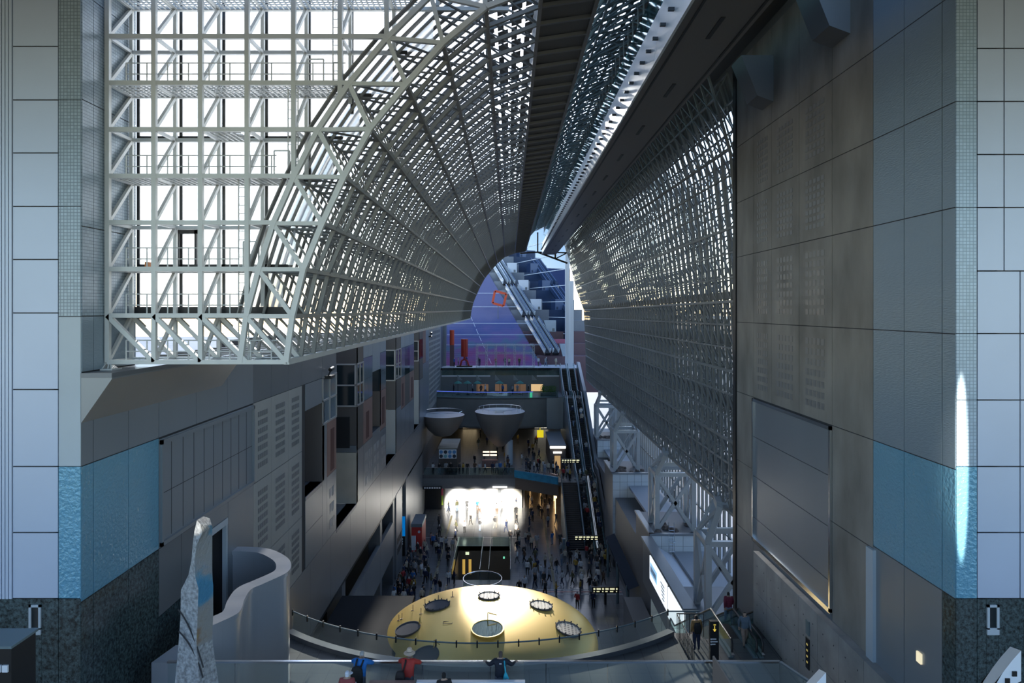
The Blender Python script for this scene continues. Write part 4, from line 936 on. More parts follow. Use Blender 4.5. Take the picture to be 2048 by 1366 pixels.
# ------------------------------------------------------------------ second level, its slab and what is below it
Z2 = 6.0; YE = 101.0
sl2 = MB(); ep = [(-12.8,YE),(.9,YE),(7.0,96.8),(13.2,96.8),(13.2,141),(-12.8,141)]
sl2.prism([(x,y,Z2) for x, y in ep], (0,0,-.5)); SL2 = sl2.build('floor_second_level', m_deck, kind='structure')
MB().box(-12.8, .9, YE, YE+.4, 4.0, Z2-.5).build('fascia_panel', m_greydk, SL2)
MB().prism([(.9,YE,4.0),(7.0,96.8,4.0),(7.0,96.8,Z2-.5),(.9,YE,Z2-.5)], (0,.4,0)).build('fascia_panel', m_brown, SL2)
g2 = thing('second_level_guard', 'dark glass guard along the second level balcony edge', 'railing', (-6, YE, Z2))
for k in range(8): a = -12.6+k*1.68; MB().box(a+.02, a+1.66, YE+.05, YE+.08, Z2, Z2+1.05).build('glass_panel', m_glass, g2)
MB().box(-12.6, .9, YE, YE+.12, Z2+1.05, Z2+1.12).build('top_rail', m_chrome, g2)
g3 = thing('blue_balustrade', 'blue painted balustrade on the slanting second level edge', 'railing', (4, 99, Z2))
MB().prism([(.9,YE,Z2-.3),(7.0,96.8,Z2-.3),(7.0,96.8,Z2+.75),(.9,YE,Z2+.75)], (-.12,-.15,0)).build('panel', m_bluebal, g3); MB().bar((.9,YE,Z2+1.05), (7.0,96.8,Z2+1.05), .07).build('top_rail', m_chrome, g3)
# wall of shop fronts under the slab, caught by the low sun
for x_ in (3.4, 5.6): 
    for y_ in (100.5, 104, 108, 112): MB().box(x_, x_+.35, y_, y_+.35, 5.44, 5.5).build('added_downlight', lit('added_dim_warm_glow', (1,.62,.30), 7.0), SL2)  # ceiling lights added to brighten the brown hall under the slab
WU = MB().box(-12.8, 2.2, 105.0, 105.4, 0, 5.5).build('wall_under_slab', M('pale_shopfront_wall', (.55,.53,.48), .45), kind='structure')
for a, b in ((-9.8,-6.2),(-5.2,-2.0),(-1.4,.7)): MB().box(a, b, 104.9, 105.0, 0, 3.3).build('white_door', m_white, WU)
MB().box(-4.9, 1.1, 104.8, 104.9, 3.35, 3.8).build('red_banner', M('red_white_banner', (.6,.12,.08), .6, var=.4, vscale=2), WU); MB().box(-1.7,-1.2,104.7,105.0,0,4).build('column', m_greydk, WU)
MB().box(-2.4, -.3, 100.85, 100.98, 4.15, 4.35).build('light_bar', lit('cool_tube', (1,.97,.9), 3), WU)
MB().box(-12.75, -9.9, 104.2, 104.9, 0, 5.2).build('dark_front', m_black, WU)
b2 = thing('gate_sign', 'black overhead sign with white letters left of the sunlit doors', 'sign', (-12, 100.5, 4.0))
MB().box(-12.7, -9.9, 100.5, 100.6, 4.0, 4.45).build('board', m_black, b2); tx = MB()
for k in range(7): tx.box(-12.5+k*.36, -12.25+k*.36, 100.48, 100.5, 4.12, 4.34)
tx.build('lettering', m_white, b2); MB().box(-10.0, -9.75, 100.9, 101.0, 1.6, 3.0).build('green_banner', M('lime_banner', (.35,.5,.05), .5), b2); MB().box(-10.0, -9.75, 100.9, 101.0, 3.0, 4.0).build('red_banner', M('red_banner', (.6,.05,.1), .5), b2)
MB().box(2.0, 13.2, 116, 116.4, 0, 5.5).box(2.0, 2.4, 105, 116, 0, 5.5).build('wall_under_slab_right', m_brown, kind='structure')
for i, (x, y) in enumerate(((6.7,101.5),(6.9,105),(7.0,109),(5.2,115.9),(3.4,115.9))):
    mesh_thing('shop_lamp', MB().box(x-.05, x+.4, y-.25, y-.1, 2.5, 3.1).box(x+.13, x+.22, y-.22, y-.14, 0, 2.5), lit('warm_shop_lamp', (1,.6,.25), 4.0), ['small warm lamp by the stair under the second level', 'small warm lamp deeper beside the stair', 'small warm lamp at the inner corner under the slab', 'warm lamp on the brown rear wall', 'warm lamp at the left of the brown rear wall'][i], 'lamp', (x, y, 0))
# stairs and escalators up to the second level
ST = thing('floor_stairs', None, None, (8.3, 86.5, 0), kind='structure')
ns = 34; step_me = bpy.data.meshes.new('step'); mm = MB().box(-1.05, 1.05, 0, .33, -.3, 0); step_me.from_pydata(mm.v, [], mm.f); step_me.materials.append(M('dark_brown_stair', (.07,.055,.048), .55))
for k in range(ns): link('step', step_me, ST, (.2, .303*k, Z2*(k+1)/ns))
for sx in (7.35, 9.6):
    MB().prism([(sx,86.3,0),(sx,86.3,1.1),(sx,96.8,Z2+1.1),(sx,96.8,0)], (.12,0,0)).build('stair_side', m_steeldk, ST)
    MB().bar((sx,86.3,1.15), (sx,96.8,Z2+1.15), .10).build('handrail', m_chrome, ST)
MB().prism([(7.5,86.5,-.1),(9.6,86.5,-.1),(9.6,96.8,Z2-.5),(7.5,96.8,Z2-.5)], (0,0,.2)).build('underside', m_black, ST)
escalator('lower escalator carrying people up beside the dark brown stairs', 10.35, 1.1, (86.8,0), (96.6,Z2), 'escalators to the second level')
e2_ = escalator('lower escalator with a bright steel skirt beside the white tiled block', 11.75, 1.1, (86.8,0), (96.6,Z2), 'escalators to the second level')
MB().prism([(11.12,86,.15),(11.32,86,.15),(11.32,97,Z2+.55),(11.12,97,Z2+.55)], (0,0,.35)).build('glowing_divider', lit('glowing_divider', (.72,.80,.92), .35), e2_)  # divider given a glow of its own so it looks bright
MB().prism([(12.5,85,0),(12.5,85,1.8),(12.5,97,Z2+1.8),(12.5,101,Z2+1.8),(12.5,101,0)], (.25,0,0)).build('wall_escalator_side', m_blockgrey, kind='structure')
for x, wd in ((10.35, 'left'), (11.75, 'right')):
    escalator('long upper escalator, %s one of the pair, rising to the landing' % wd, x, 1.1, (99.5,Z2), (116,15.5), 'upper escalators', 1.1, 1.6, hr=m_grey)
    escalator('short top escalator, %s one of the pair, rising to the terrace' % wd, x-.25, 1.1, (119.5,15.5), (126.4,19.5), 'upper escalators', hr=m_grey)
MB().box(9.5, 12.6, 116, 119.5, 15.2, 15.5).box(9.4,9.6,98,127,Z2,Z2+.1).build('floor_escalator_landing', m_deck, kind='structure')
MB().prism([(9.55,99.5,Z2),(9.55,116,15.5),(9.55,126.4,19.5),(9.55,126.4,Z2)], (.1,0,0)).build('wall_escalator_left', m_greydk, kind='structure')
MB().prism([(12.65,99.5,Z2),(12.65,99.5,Z2+1.2),(12.65,116,16.7),(12.65,126.4,20.7),(12.65,128,20.7),(12.65,128,Z2)], (.5,0,0)).build('wall_escalator_right', m_grey, kind='structure')

# ------------------------------------------------------------------ far end: balcony, terrace, cones
BL = []
for k in range(25): x = -12.8+(8.7+12.8)*k/24; BL.append((x, 121.5-2.2*math.cos((x+2)/10.8*1.35)))
bf = MB()
for a, b in zip(BL, BL[1:]): bf.add([(a[0],a[1],9.7),(b[0],b[1],9.7),(b[0],b[1],15.0),(a[0],a[1],15.0)], [(0,1,2,3)])
bf.prism([(x,y,9.75) for x, y in BL]+[(8.7,128,9.75),(-12.8,128,9.75)], (0,0,.25)); bf.prism([(x,y,14.75) for x, y in BL]+[(8.7,128,14.75),(-12.8,128,14.75)], (0,0,.25))
BALC = bf.build('floor_balcony', M('grey_balcony_cladding', (.20,.205,.21), .5, var=.06), kind='structure')
MB().box(8.7, 9.5, 119.6, 128, 9.6, 15.2).build('end_panel', m_grey, BALC); MB().box(6.6, 8.7, 119.3, 119.6, 9.6, 15.0).build('end_panel', m_grey, BALC)
m_down = lit('added_warm_glow', (1,.82,.58), 9.0)
for i in range(9):
    for j in range(2): MB().box(-11+i*2.5, -10.6+i*2.5, 122.5+j*3.5, 122.9+j*3.5, 9.68, 9.74).build('added_downlight', m_down, BALC)  # lights added under the balcony to brighten the second level
bg_ = thing('cafe_guard', 'glass guard with a blue light line along the cafe balcony', 'railing', (-2, 119.5, 15))
for a, b in zip(BL[::2], BL[2::2]): MB().prism([(a[0],a[1],15),(b[0],b[1],15),(b[0],b[1],16.0),(a[0],a[1],16.0)], (0,.03,0)).build('glass_panel', m_glass, bg_)
MB().path([(x,y,16.03) for x, y in BL[:20]], .08).build('blue_light_line', lit('blue_led', (.12,.2,.9), .9), bg_)
MB().box(-12.8, 13.2, 128.05, 140, 9.75, 10.0).build('ceiling_second_level', m_greydk, kind='structure')
WB = MB().box(-12.8, 9.5, 128, 128.4, 14.75, 19.5).build('wall_terrace', m_greydk, kind='structure')
m_warm = lit('warm_cafe_window', (.95,.62,.30), .7)
for i, px in enumerate((965, 1002, 1040, 1074)):
    x = xx(px, 127.9); MB().box(x-1.1, x+1.1, 127.9, 128, 15.2, 16.5).build('lit_window', m_warm if i == 3 else lit('dim_cafe_window', (.4,.22,.12), .25), WB)
for px in (915, 953, 990, 1027, 1064):
    x = xx(px, 127.8); MB().prism([(x,127.9,18.3),(x+.9,127.9,17.3),(x,127.9,17.3)], (0,-.5,0)).build('canopy_fin', m_grey, WB)
def parasol(px, label):
    x = xx(px, 124.0); r = thing('parasol', label, 'parasol', (x, 124, 15), 'green parasols on the cafe balcony')
    MB().tube([(x,124,15),(x,124,17.5)], .04, 6).build('pole', m_black, r); MB().lathe([(.82,2.1),(.45,2.35),(.02,2.6)], (x,124,15), 8).build('canopy', M('green_canopy', (.02,.18,.14), .6), r)
    MB().lathe([(.4,0.02),(.4,.08),(.01,.08)], (x,124,15), 10).build('base', m_black, r)
for px, lb in ((916,'leftmost green parasol on the cafe balcony'),(935,'second green parasol from the left on the balcony'),(955,'third green parasol from the left on the balcony'),(999,'green parasol near the middle of the balcony'),(1040,'rightmost green parasol on the cafe balcony')): parasol(px, lb)
for i, px in enumerate((886, 905, 1003, 1020, 965, 985, 1045)):
    x = xx(px, 122.3); r = thing('cafe_table', ['small round cafe table at the left end of the balcony','small round cafe table beside the leftmost parasol','small round cafe table right of the middle parasol','small round cafe table left of the rightmost parasol','small round cafe table in front of the dim window','small round cafe table left of the middle parasol','small round cafe table beneath the rightmost parasol'][i], 'table', (x, 122.3, 15), 'cafe tables')
    MB().lathe([(.4,.72),(.4,.75),(.01,.75)], (x,122.3,15), 10).build('top', m_grey, r); MB().tube([(x,122.3,15),(x,122.3,15.72)], .04, 6).build('leg', m_black, r)
hb = thing('hedge_planter', 'row of green leafy plants at the right end of the balcony', 'plants', (xx(1100,121), 121, 15))
MB().box(xx(1082,121), xx(1113,121), 122.0, 122.8, 15, 15.6).build('trough', m_blockgrey, hb); lf = MB()
for k in range(260):
    x = random.uniform(xx(1082,121), xx(1113,121)); y = random.uniform(121.9, 122.9); z = 15.6+random.random()**1.5*1.1; a = random.uniform(0, 6.28); s_ = .18
    lf.add([(x,y,z),(x+s_*math.cos(a),y+s_*math.sin(a),z+.1),(x+s_*.4*math.cos(a+1.2),y+s_*.4*math.sin(a+1.2),z+.22)], [(0,1,2)])
o = lf.build('foliage', M('hedge_leaf', (.10,.20,.03), .6), hb); o['kind'] = 'stuff'
gsn = mesh_thing('green_balcony_sign', MB().box(xx(1060,119.2), xx(1065,119.2), 120.2, 120.3, 15.0, 15.9), lit('green_sign', (.05,.7,.35), 1.0), 'small lit green sign on the balcony guard', 'sign', (xx(1062,119.2), 120.25, 15))
# terrace
TE = MB().box(-13, 13.5, 128, 140, 19.1, 19.5).build('floor_terrace', m_pale_floor, kind='structure')
tg = thing('terrace_guard', 'glass guard with white sill along the upper terrace edge', 'railing', (0, 127.9, 18.2))
for k in range(11): a = -12.6+k*2.0; MB().box(a+.02, a+1.98, 127.75, 127.8, 18.2, 19.6).build('glass_panel', m_glass, tg)
MB().box(-12.6, -3.5, 127.6, 127.9, 17.95, 18.2).build('sill', m_white, tg); MB().box(5.2, 9.4, 127.6, 127.9, 17.95, 18.2).build('sill', m_white, tg)
# conical tables hung in the void
m_cone_top = M('pale_cone_top', (.66,.68,.72), .25, .4)
cn = thing('inverted_cone', 'large taupe inverted cone with a pale oval top in the centre far', 'cone', (xx(1000,108), 108, Z2)); cx_ = cn.location.x
MB().lathe([(3.95,0),(3.6,-1.2),(2.9,-2.8),(1.9,-4.3),(.9,-5.3),(.5,-5.5)], (cx_,108,14.4), 48).build('cone', m_cone, cn, smooth=True)
MB().lathe([(.001,.02),(3.95,.02)], (cx_,108,14.4), 48).build('top', m_cone_top, cn)
MB().tube([(cx_+1.4,108,Z2),(cx_+1.4,108,9.8)], .62, 16).build('column', m_plainfacet, cn, smooth=True)
rr = MB(); rr.tube([(cx_+3.5*math.cos(2*math.pi*k/36),108+3.5*math.sin(2*math.pi*k/36),15.0) for k in range(37)], .025, 5, cap=False)
for k in range(18): a = 2*math.pi*k/18; rr.tube([(cx_+3.5*math.cos(a),108+3.5*math.sin(a),14.4),(cx_+3.5*math.cos(a),108+3.5*math.sin(a),15.0)], .02, 5)
rr.build('edge_rail', m_chrome, cn)
MB().add([(cx_-1,106.2,14.45),(cx_+.2,106.0,14.45),(cx_+1,108.5,14.45),(cx_-.6,109,14.45)], [(0,1,2,3)]).build('dark_panel', m_steeldk, cn)
cn = thing('inverted_cone', 'inverted cone with a sunlit top against the left wall', 'cone', (xx(886,105), 105, 10.5)); cx_ = cn.location.x
MB().lathe([(3.3,0),(3.0,-1.0),(2.3,-2.2),(1.3,-3.1),(.01,-3.4)], (cx_,105,14.3), 48).build('cone', m_cone, cn, smooth=True); MB().lathe([(.001,.02),(3.3,.02)], (cx_,105,14.3), 48).build('top', m_cone_top, cn)
rr = MB(); rr.tube([(cx_+3.0*math.cos(2*math.pi*k/36),105+3.0*math.sin(2*math.pi*k/36),14.9) for k in range(37)], .025, 5, cap=False); rr.build('edge_rail', m_chrome, cn)
# second level interior
MB().box(-12.8, 13.2, 140, 140.4, Z2, 19.4).build('wall_far_shops', m_brown, kind='structure')
for i, (x0, x1, c, s_) in enumerate(((-9.5,-6.6,(.95,.75,.45),1.0),(-3.6,-2.3,(.95,.8,.5),1.0),(5.2,8.0,(.95,.9,.75),.9))):
    sw = thing('shop_window', ['warm lit shop window at the far left of the second level','narrow warm shop window behind the large cone','pale lit shop window right of the large cone'][i], 'shop window', (x0, 139.9, Z2))
    for q in range(3): w_ = (x1-x0)/3; MB().box(x0+q*w_+.05, x0+(q+1)*w_-.05, 139.85, 139.95, Z2+.2, Z2+3.2).build('pane', lit('shop_glow', c, s_), sw)
    MB().box(x0-.1, x1+.1, 139.8, 139.98, Z2+3.2, Z2+3.4).build('frame', m_black, sw)
ys_n = mesh_thing('yellow_sign', MB().box(xx(1074,120.6), xx(1087,120.6), 120.5, 120.6, 7.9, 9.2).box(xx(1080,120.6)-.05, xx(1080,120.6)+.05, 120.5, 120.6, 9.2, 9.76), lit('yellow_sign', (.9,.72,.02), .8), 'yellow hanging sign with small green marks on the second level', 'sign', (xx(1080,120.6), 120.55, 7.9))
# kiosk with round pictures
kk = thing('round_picture_kiosk', 'low kiosk roof with a white board of eight blue discs', 'kiosk', (xx(896,102.6), 103, Z2)); x0, x1 = xx(878,102.4), xx(913,102.4)
z1 = zz(899,102.4); z0 = zz(917,102.4)
MB().box(x0-.1, x1+.1, 102.7, 110, Z2, z1+.1).build('body', m_brown, kk); MB().box(x0, x1, 102.35, 102.5, z0, z1).build('board', M('white_board', (.75,.78,.8), .5), kk)
MB().box(x0-.2, x1+.1, 102.6, 110, z1+.1, z1+.2).build('roof', m_beige, kk)
dm = [M('disc_blue', (.10,.28,.55), .5), M('disc_dark', (.03,.04,.06), .5), M('disc_teal', (.2,.45,.5), .5)]
for k in range(8): a = x0+(k % 4+.5)*(x1-x0)/4; z_ = z0+(.27 if k > 3 else .73)*(z1-z0); MB().tube([(a,102.30,z_),(a,102.36,z_)], .27, 14).build('disc', dm[[0,1,0,0,1,2,0,1][k]], kk)
lb_ = thing('light_bar_display', 'stacked warm light bars of a cafe counter on the second level', 'lamp', (xx(980,106), 106, Z2))
for j in range(2):
    for k in range(2): a = xx(966+k*14.5, 106); MB().box(a, a+1.0, 105.9, 106, zz(905+j*6,106), zz(902.5+j*6,106)).build('light_bar', lit('orange_tube', (1,.75,.5), 3.0), lb_)
MB().box(xx(964,106), xx(995,106), 106, 106.6, Z2, Z2+1.1).build('counter', m_terra, lb_)
sk = thing('corner_kiosk', 'dark flat-roofed kiosk with a bright light strip beside the long escalators', 'kiosk', (xx(1115,105), 105, Z2)); x0, x1 = xx(1100,105), xx(1131,105)
MB().box(x0, x1, 105, 117, Z2, 9.2).build('body', m_brown, sk); MB().box(x0-.1, x1+.1, 104.9, 117, 9.2, 9.6).build('roof', m_greydk, sk)
MB().box(x0, x1, 104.8, 104.9, 9.15, 9.5).build('light_strip', lit('cool_strip', (1,.95,.85), 3.0), sk); MB().box(x0+.5, x1-.6, 104.85, 104.95, 8.4, 8.65).build('light_strip', lit('cool_strip2', (1,.97,.9), 3.5), sk)
MB().box(x0+.7, x0+1.6, 104.9, 105, Z2, 8.0).build('lit_door', lit('warm_door', (.8,.48,.2), .5), sk)
# information gantries with lit yellow-green text
def gantry(label, px0, px1, py, Z, Y, post):
    x0, x1 = xx(px0,Y), xx(px1,Y); z = zz(py,Y); r = thing('sign_gantry', label, 'sign', ((x0+x1)/2, Y, Z))
    MB().box(x0, x1, Y, Y+.15, z-.30, z+.30).build('board', m_black, r); t = MB(); a = x0+.15
    while a < x1-.3:
        wd = random.uniform(.15, .5); t.box(a, min(a+wd, x1-.1), Y-.02, Y, z+.03, z+.2); t.box(a, min(a+wd*.7, x1-.1), Y-.02, Y, z-.2, z-.1); a += wd+.14
    t.build('lettering', lit('sign_letters', (.9,.88,.55), .8), r)
    MB().box((x0+x1)/2-.12, (x0+x1)/2+.12, Y+.02, Y+.2, Z, z-.28).build('post', m_black, r)
gantry('sign gantry with pale letters at the foot of the lower escalators', 1148, 1197, 1076, 0, 84.0, 1)
gantry('sign gantry on a thin post near the front right of the concourse', 1184, 1238, 1180, 0, 70.5, 1)
gantry('sign gantry at the head of the lower escalators', 1122, 1160, 922, Z2, 99.0, 1)
tk = thing('ticket_machine', 'slim blue-grey information terminal at the foot of the brown stairs', 'terminal', (xx(1128,85), 85, 0)); MB().box(xx(1125,85), xx(1131,85), 85, 85.4, 0, 1.9).build('body', m_steeldk, tk); MB().box(xx(1126,85), xx(1130,85), 84.97, 85, 1.2, 1.7).build('screen', m_glassblue, tk)

# ------------------------------------------------------------------ grand stairs far away
GS = thing('floor_grand_stairs', None, None, (0, 134, 19.5), kind='structure')
def ledmat():
    m = M('led_stair', (.06,.06,.12), .5); n = m.node_tree.nodes; L = m.node_tree.links; b = n['Principled BSDF']
    g = n.new('ShaderNodeNewGeometry'); s = n.new('ShaderNodeSeparateXYZ'); L.new(g.outputs['Position'], s.inputs[0])
    r = n.new('ShaderNodeMapRange'); r.inputs[1].default_value = 19.5; r.inputs[2].default_value = 37; L.new(s.outputs[2], r.inputs[0])
    nz = n.new('ShaderNodeTexNoise'); nz.inputs['Scale'].default_value = .16; mp = n.new('ShaderNodeMapping'); mp.inputs['Scale'].default_value = (1,.2,2.2); L.new(g.outputs['Position'], mp.inputs[0]); L.new(mp.outputs[0], nz.inputs[0])
    ad = n.new('ShaderNodeMath'); ad.operation = 'MULTIPLY_ADD'; ad.inputs[1].default_value = .75; L.new(nz.outputs[0], ad.inputs[0]); L.new(r.outputs[0], ad.inputs[2])
    c = n.new('ShaderNodeValToRGB'); e = c.color_ramp.elements; e[0].position = .30; e[0].color = (.17,.06,.18,1); e[1].position = 1.0; e[1].color = (.11,.13,.28,1)
    for p_, k_ in ((.45,(.12,.07,.24,1)),(.55,(.06,.13,.24,1)),(.62,(.10,.10,.28,1)),(.75,(.06,.09,.26,1))): q = e.new(p_); q.color = k_
    L.new(ad.outputs[0], c.inputs[0]); L.new(c.outputs[0], b.inputs['Emission Color']); b.inputs['Emission Strength'].default_value = .28; L.new(c.outputs[0], b.inputs['Base Color']); return m
m_led = ledmat(); N = 66
def sxr(y): return 5.7-(y-136)*.317
for k in range(N):
    y = 134+.6*k; z = 19.5+.33*(k+1); MB().box(-16, sxr(y), y, y+.6, z-.45, z).build('step', m_led, GS)
wl_ = MB()
for z_ in (22.4, 24.3, 26.6, 30.2, 33.4): y = 134+(z_-19.5)/.55; wl_.tube([(-16,y,z_+.9),(sxr(y)+1.6,y,z_+.9)], .06, 5)
wl_.build('handrail', m_white, GS)
dl = MB(); q0, q1 = PY(941,637,150), PY(985,735,135); n_ = 7
for k in range(n_): a = q0.lerp(q1, k/n_); b = q0.lerp(q1, (k+.7)/n_); y = 134+(a.z-19.5)/.55; dl.bar((a.x,y-.2,a.z+.5), (b.x,y-.2-(a.z-b.z)/.55,b.z+.5), .07)
dl.build('centre_rail', m_white, GS)
# dark strip and terraces to the right of the stair, stepped blocks
TB = thing('wall_terraces', None, None, (6, 136, 19.5), kind='structure')
m_tg = M('grey_terrace_stone', (.26,.27,.29), .6, var=.08); m_tb = M('maroon_terrace', (.16,.09,.10), .6)
for k in range(12):
    y = 136+k*4.2; z = 19.5+.55*(y-134); x = sxr(y)
    MB().box(x, x+16, y, y+4.2, 14, z+.6).build('terrace_block', m_tb if k < 3 else m_tg, TB)
    if k % 2 == 0 and k < 11:
        MB().prism([(x+5.0,y-.1,z+.6),(x+6.9,y-.1,z+.6),(x+6.9,y-.1,z+3.0),(x+4.4,y-.1,z+3.0)], (0,1.6,0)).build('white_block', m_white if k > 2 else m_plainfacet, TB)
        MB().box(x+6.1, x+6.6, y-.15, y-.1, z+.7, z+1.3).build('vent', m_greydk, TB)
for i in range(3):
    for s_ in (0, 1.7):
        ya = 136.5+i*13.5; yb = ya+11.5; xa = sxr(ya)+2.2+s_; xb = sxr(yb)+2.2+s_; za = 19.5+.55*(ya-134)+.9; zb = 19.5+.55*(yb-134)+.9
        r = thing('stair_escalator', '%s escalator flight of the far bank, %s lane' % (('lowest','middle','uppermost')[i], 'stair side' if s_ == 0 else 'glass wall side'), 'escalator', (xa, ya, za-.9), 'far escalators')
        MB().bar((xa,ya,za-.2), (xb,yb,zb-.2), 1.1, .5).build('steps', m_step, r)
        for q in (-.55, .55): MB().bar((xa+q,ya,za+.4), (xb+q,yb,zb+.4), .16, 1.0).build('balustrade', m_fascia, r); MB().bar((xa+q,ya,za+.95), (xb+q,yb,zb+.95), .2, .12).build('handrail', m_chrome, r)
# blue reflecting glass wall running beside the terraces
GW = thing('wall_far_glass', None, None, (11.5, 140, 19.5), kind='structure')
A_ = Vector((12.6, 141, 0)); B_ = Vector((-2.5, 190, 0)); nx, nz_ = 12, 9
m_bgl = M('blue_reflecting_glass', (.05,.10,.22), .04, .75)
for i in range(nx):
    a = A_.lerp(B_, i/nx); b = A_.lerp(B_, (i+1)/nx)
    for j in range(nz_):
        z0, z1 = 22+j*3.4, 22+(j+1)*3.4
        MB().add([(a.x,a.y,z0+.06),(b.x,b.y,z0+.06),(b.x,b.y,z1-.06),(a.x,a.y,z1-.06)], [(0,1,2,3)]).build('glass_panel', m_bgl, GW)
mu = MB()
for j in range(nz_+1): mu.bar((A_.x,A_.y-.1,22+j*3.4), (B_.x,B_.y-.1,22+j*3.4), .14)
mu.build('mullion', m_white, GW)
MB().box(9.2, 12.8, 141, 141.4, 19.5, 24.4).build('pink_banner_wall', M('pink_wall', (.45,.13,.20), .6), GW)
MB().box(-13.5, -12.3, 133, 134, 19.5, 33).build('terrace_pier', m_tg, GW)
# red sculptures on the terrace
RS = thing('red_sculpture', 'tall red cylinder sculpture on curved legs standing on the terrace', 'sculpture', (xx(929,131), 131, 19.5)); rx = RS.location.x
m_red = M('red_lacquer', (.45,.035,.02), .35)
MB().tube([(rx,131,zz(713,131)),(rx,131,zz(678,131))], .66, 20).build('cylinder', m_red, RS, smooth=True); MB().tube([(rx,131,zz(718,131)),(rx,131,zz(713,131))], .2, 10).build('neck', m_red, RS)
for sx in (-1, 1): MB().tube([(rx,131,zz(718,131)),(rx+sx*.55,131,zz(722,131)),(rx+sx*.75,131,zz(730,131)),(rx+sx*.95,131,19.6)], .17, 8).build('leg', m_red, RS, smooth=True)
MB().box(rx-1.5, rx+1.5, 130.4, 131.6, 19.5, 19.75).build('base', m_black, RS)
RS2 = thing('red_capped_pillar', 'brown pillar with a red cylinder top at the left end of the terrace', 'sculpture', (xx(904,133), 133, 19.5)); rx = RS2.location.x
MB().tube([(rx,133,zz(690,133)),(rx,133,zz(660,133))], .45, 14).build('cylinder', M('orange_red_lacquer', (.6,.07,.03), .4), RS2, smooth=True); MB().box(rx-.4, rx+.4, 132.6, 133.4, 19.5, zz(690,133)).build('pillar', m_tb, RS2)
RF = thing('red_cube_frame', 'tilted orange-red square frame sculpture above the far escalators', 'sculpture', (xx(998,150), 150, zz(613,150)))
c4 = [PY(a, b, 150) for a, b in ((990,582),(1013,588),(1007,612),(985,606))]
for a, b in zip(c4, c4[1:]+c4[:1]): MB().bar(a, b, .5, .5).build('frame_bar', M('orange_red_frame', (.75,.10,.04), .4), RF)
MB().tube([PY(996,611,150), PY(996,640,150)], .08, 6).build('stand', m_greydk, RF)
# stage truss on the terrace edge
TR = thing('stage_truss', 'silver box truss stage frame on the terrace edge', 'stage truss', (0, 129.5, 19.5))
def truss(p, q, name):
    m = MB(); p = Vector(p); q = Vector(q); d = (q-p).normalized(); u = Vector((0,1,0)); v = d.cross(u); L_ = (q-p).length; s_ = .17
    c = [u*s_+v*s_, u*s_-v*s_, -u*s_-v*s_, -u*s_+v*s_]
    for o_ in c: m.tube([p+o_, q+o_], .035, 5)
    n = max(2, int(L_/.5))
    for k in range(n):
        for i in range(4): m.tube([p+d*(L_*k/n)+c[i], p+d*(L_*(k+1)/n)+c[(i+1) % 4]], .02, 4)
    m.build(name, m_steel, TR)
tx0, tx1 = xx(954,129.5), xx(1067,129.5); zt_ = zz(690,129.5); zm_ = zz(706,129.5)
for k in range(7): a = tx0+(tx1-tx0)*k/6; truss((a,129.5,19.5 if k in (0,6) else 19.5), (a,129.5,zt_), 'upright')
for z_ in (zt_, zm_): truss((tx0,129.5,z_), (tx1,129.5,z_), 'cross_beam')
MB().box(tx0, tx1, 129, 130, 19.5, 19.72).build('stage_base', m_white, TR)

# ------------------------------------------------------------------ right side: tiled blocks, support towers, billboards
def tiled_block(label, x0, x1, y0, y1, z1, tw=.95, th=.95):
    r = thing('tiled_planter_block', label, 'planter block', ((x0+x1)/2, y0, 0), 'white tiled blocks under the support towers')
    MB().box(x0+.03, x1-.03, y0+.03, y1, 0, z1-.05).build('body', m_blockgrey, r)
    nx = max(1, round((x1-x0)/tw)); nz = min(9, int(z1/th)); me = bpy.data.meshes.new('tile'); b = MB().box(0, (x1-x0)/nx-.03, 0, .05, 0, th-.03); me.from_pydata(b.v, [], b.f); me.materials.append(m_white_tile)
    for i in range(nx):
        for j in range(nz):
            o = bpy.data.objects.new('tile', me); COL.objects.link(o); o.parent = r; o.location = Vector((x0+(x1-x0)*i/nx+.015, y0-.02, z1-(j+1)*th))-Vector(r.location)
    MB().box(x0-.1, x1+.1, y0-.12, y0+.3, z1-.05, z1+.12).build('coping', m_grey, r); MB().box(x0-.1, x0+.35, y0, y1, z1-.05, z1+.12).build('coping', m_grey, r)
    rk = MB()
    for k in range(14):
        x = random.uniform(x0+.6, x1-.4); y = random.uniform(y0+.6, y0+3); s_ = random.uniform(.15, .4); rk.lathe([(.01,-s_*.3),(s_,0),(s_*.6,s_*.7),(.01,s_*.8)], (x,y,z1), 6)
    rk.build('rocks', M('brown_rubble', (.16,.12,.10), .8, var=.4, vscale=4), r)
    return r
ZB = 11.0
tiled_block('nearest white tiled block, its front face beside the billboard', 12.25, 16.9, 59.0, 66, ZB)
tiled_block('middle white tiled block behind the lower escalators', 12.3, 16.6, 81.0, 88, ZB)
tiled_block('farthest tiled block beside the long upper escalators', 13.2, 16.6, 102.0, 109, ZB)
m_sup = M('tower_steel_paint', (.42,.44,.45), .42, .15, var=.05)
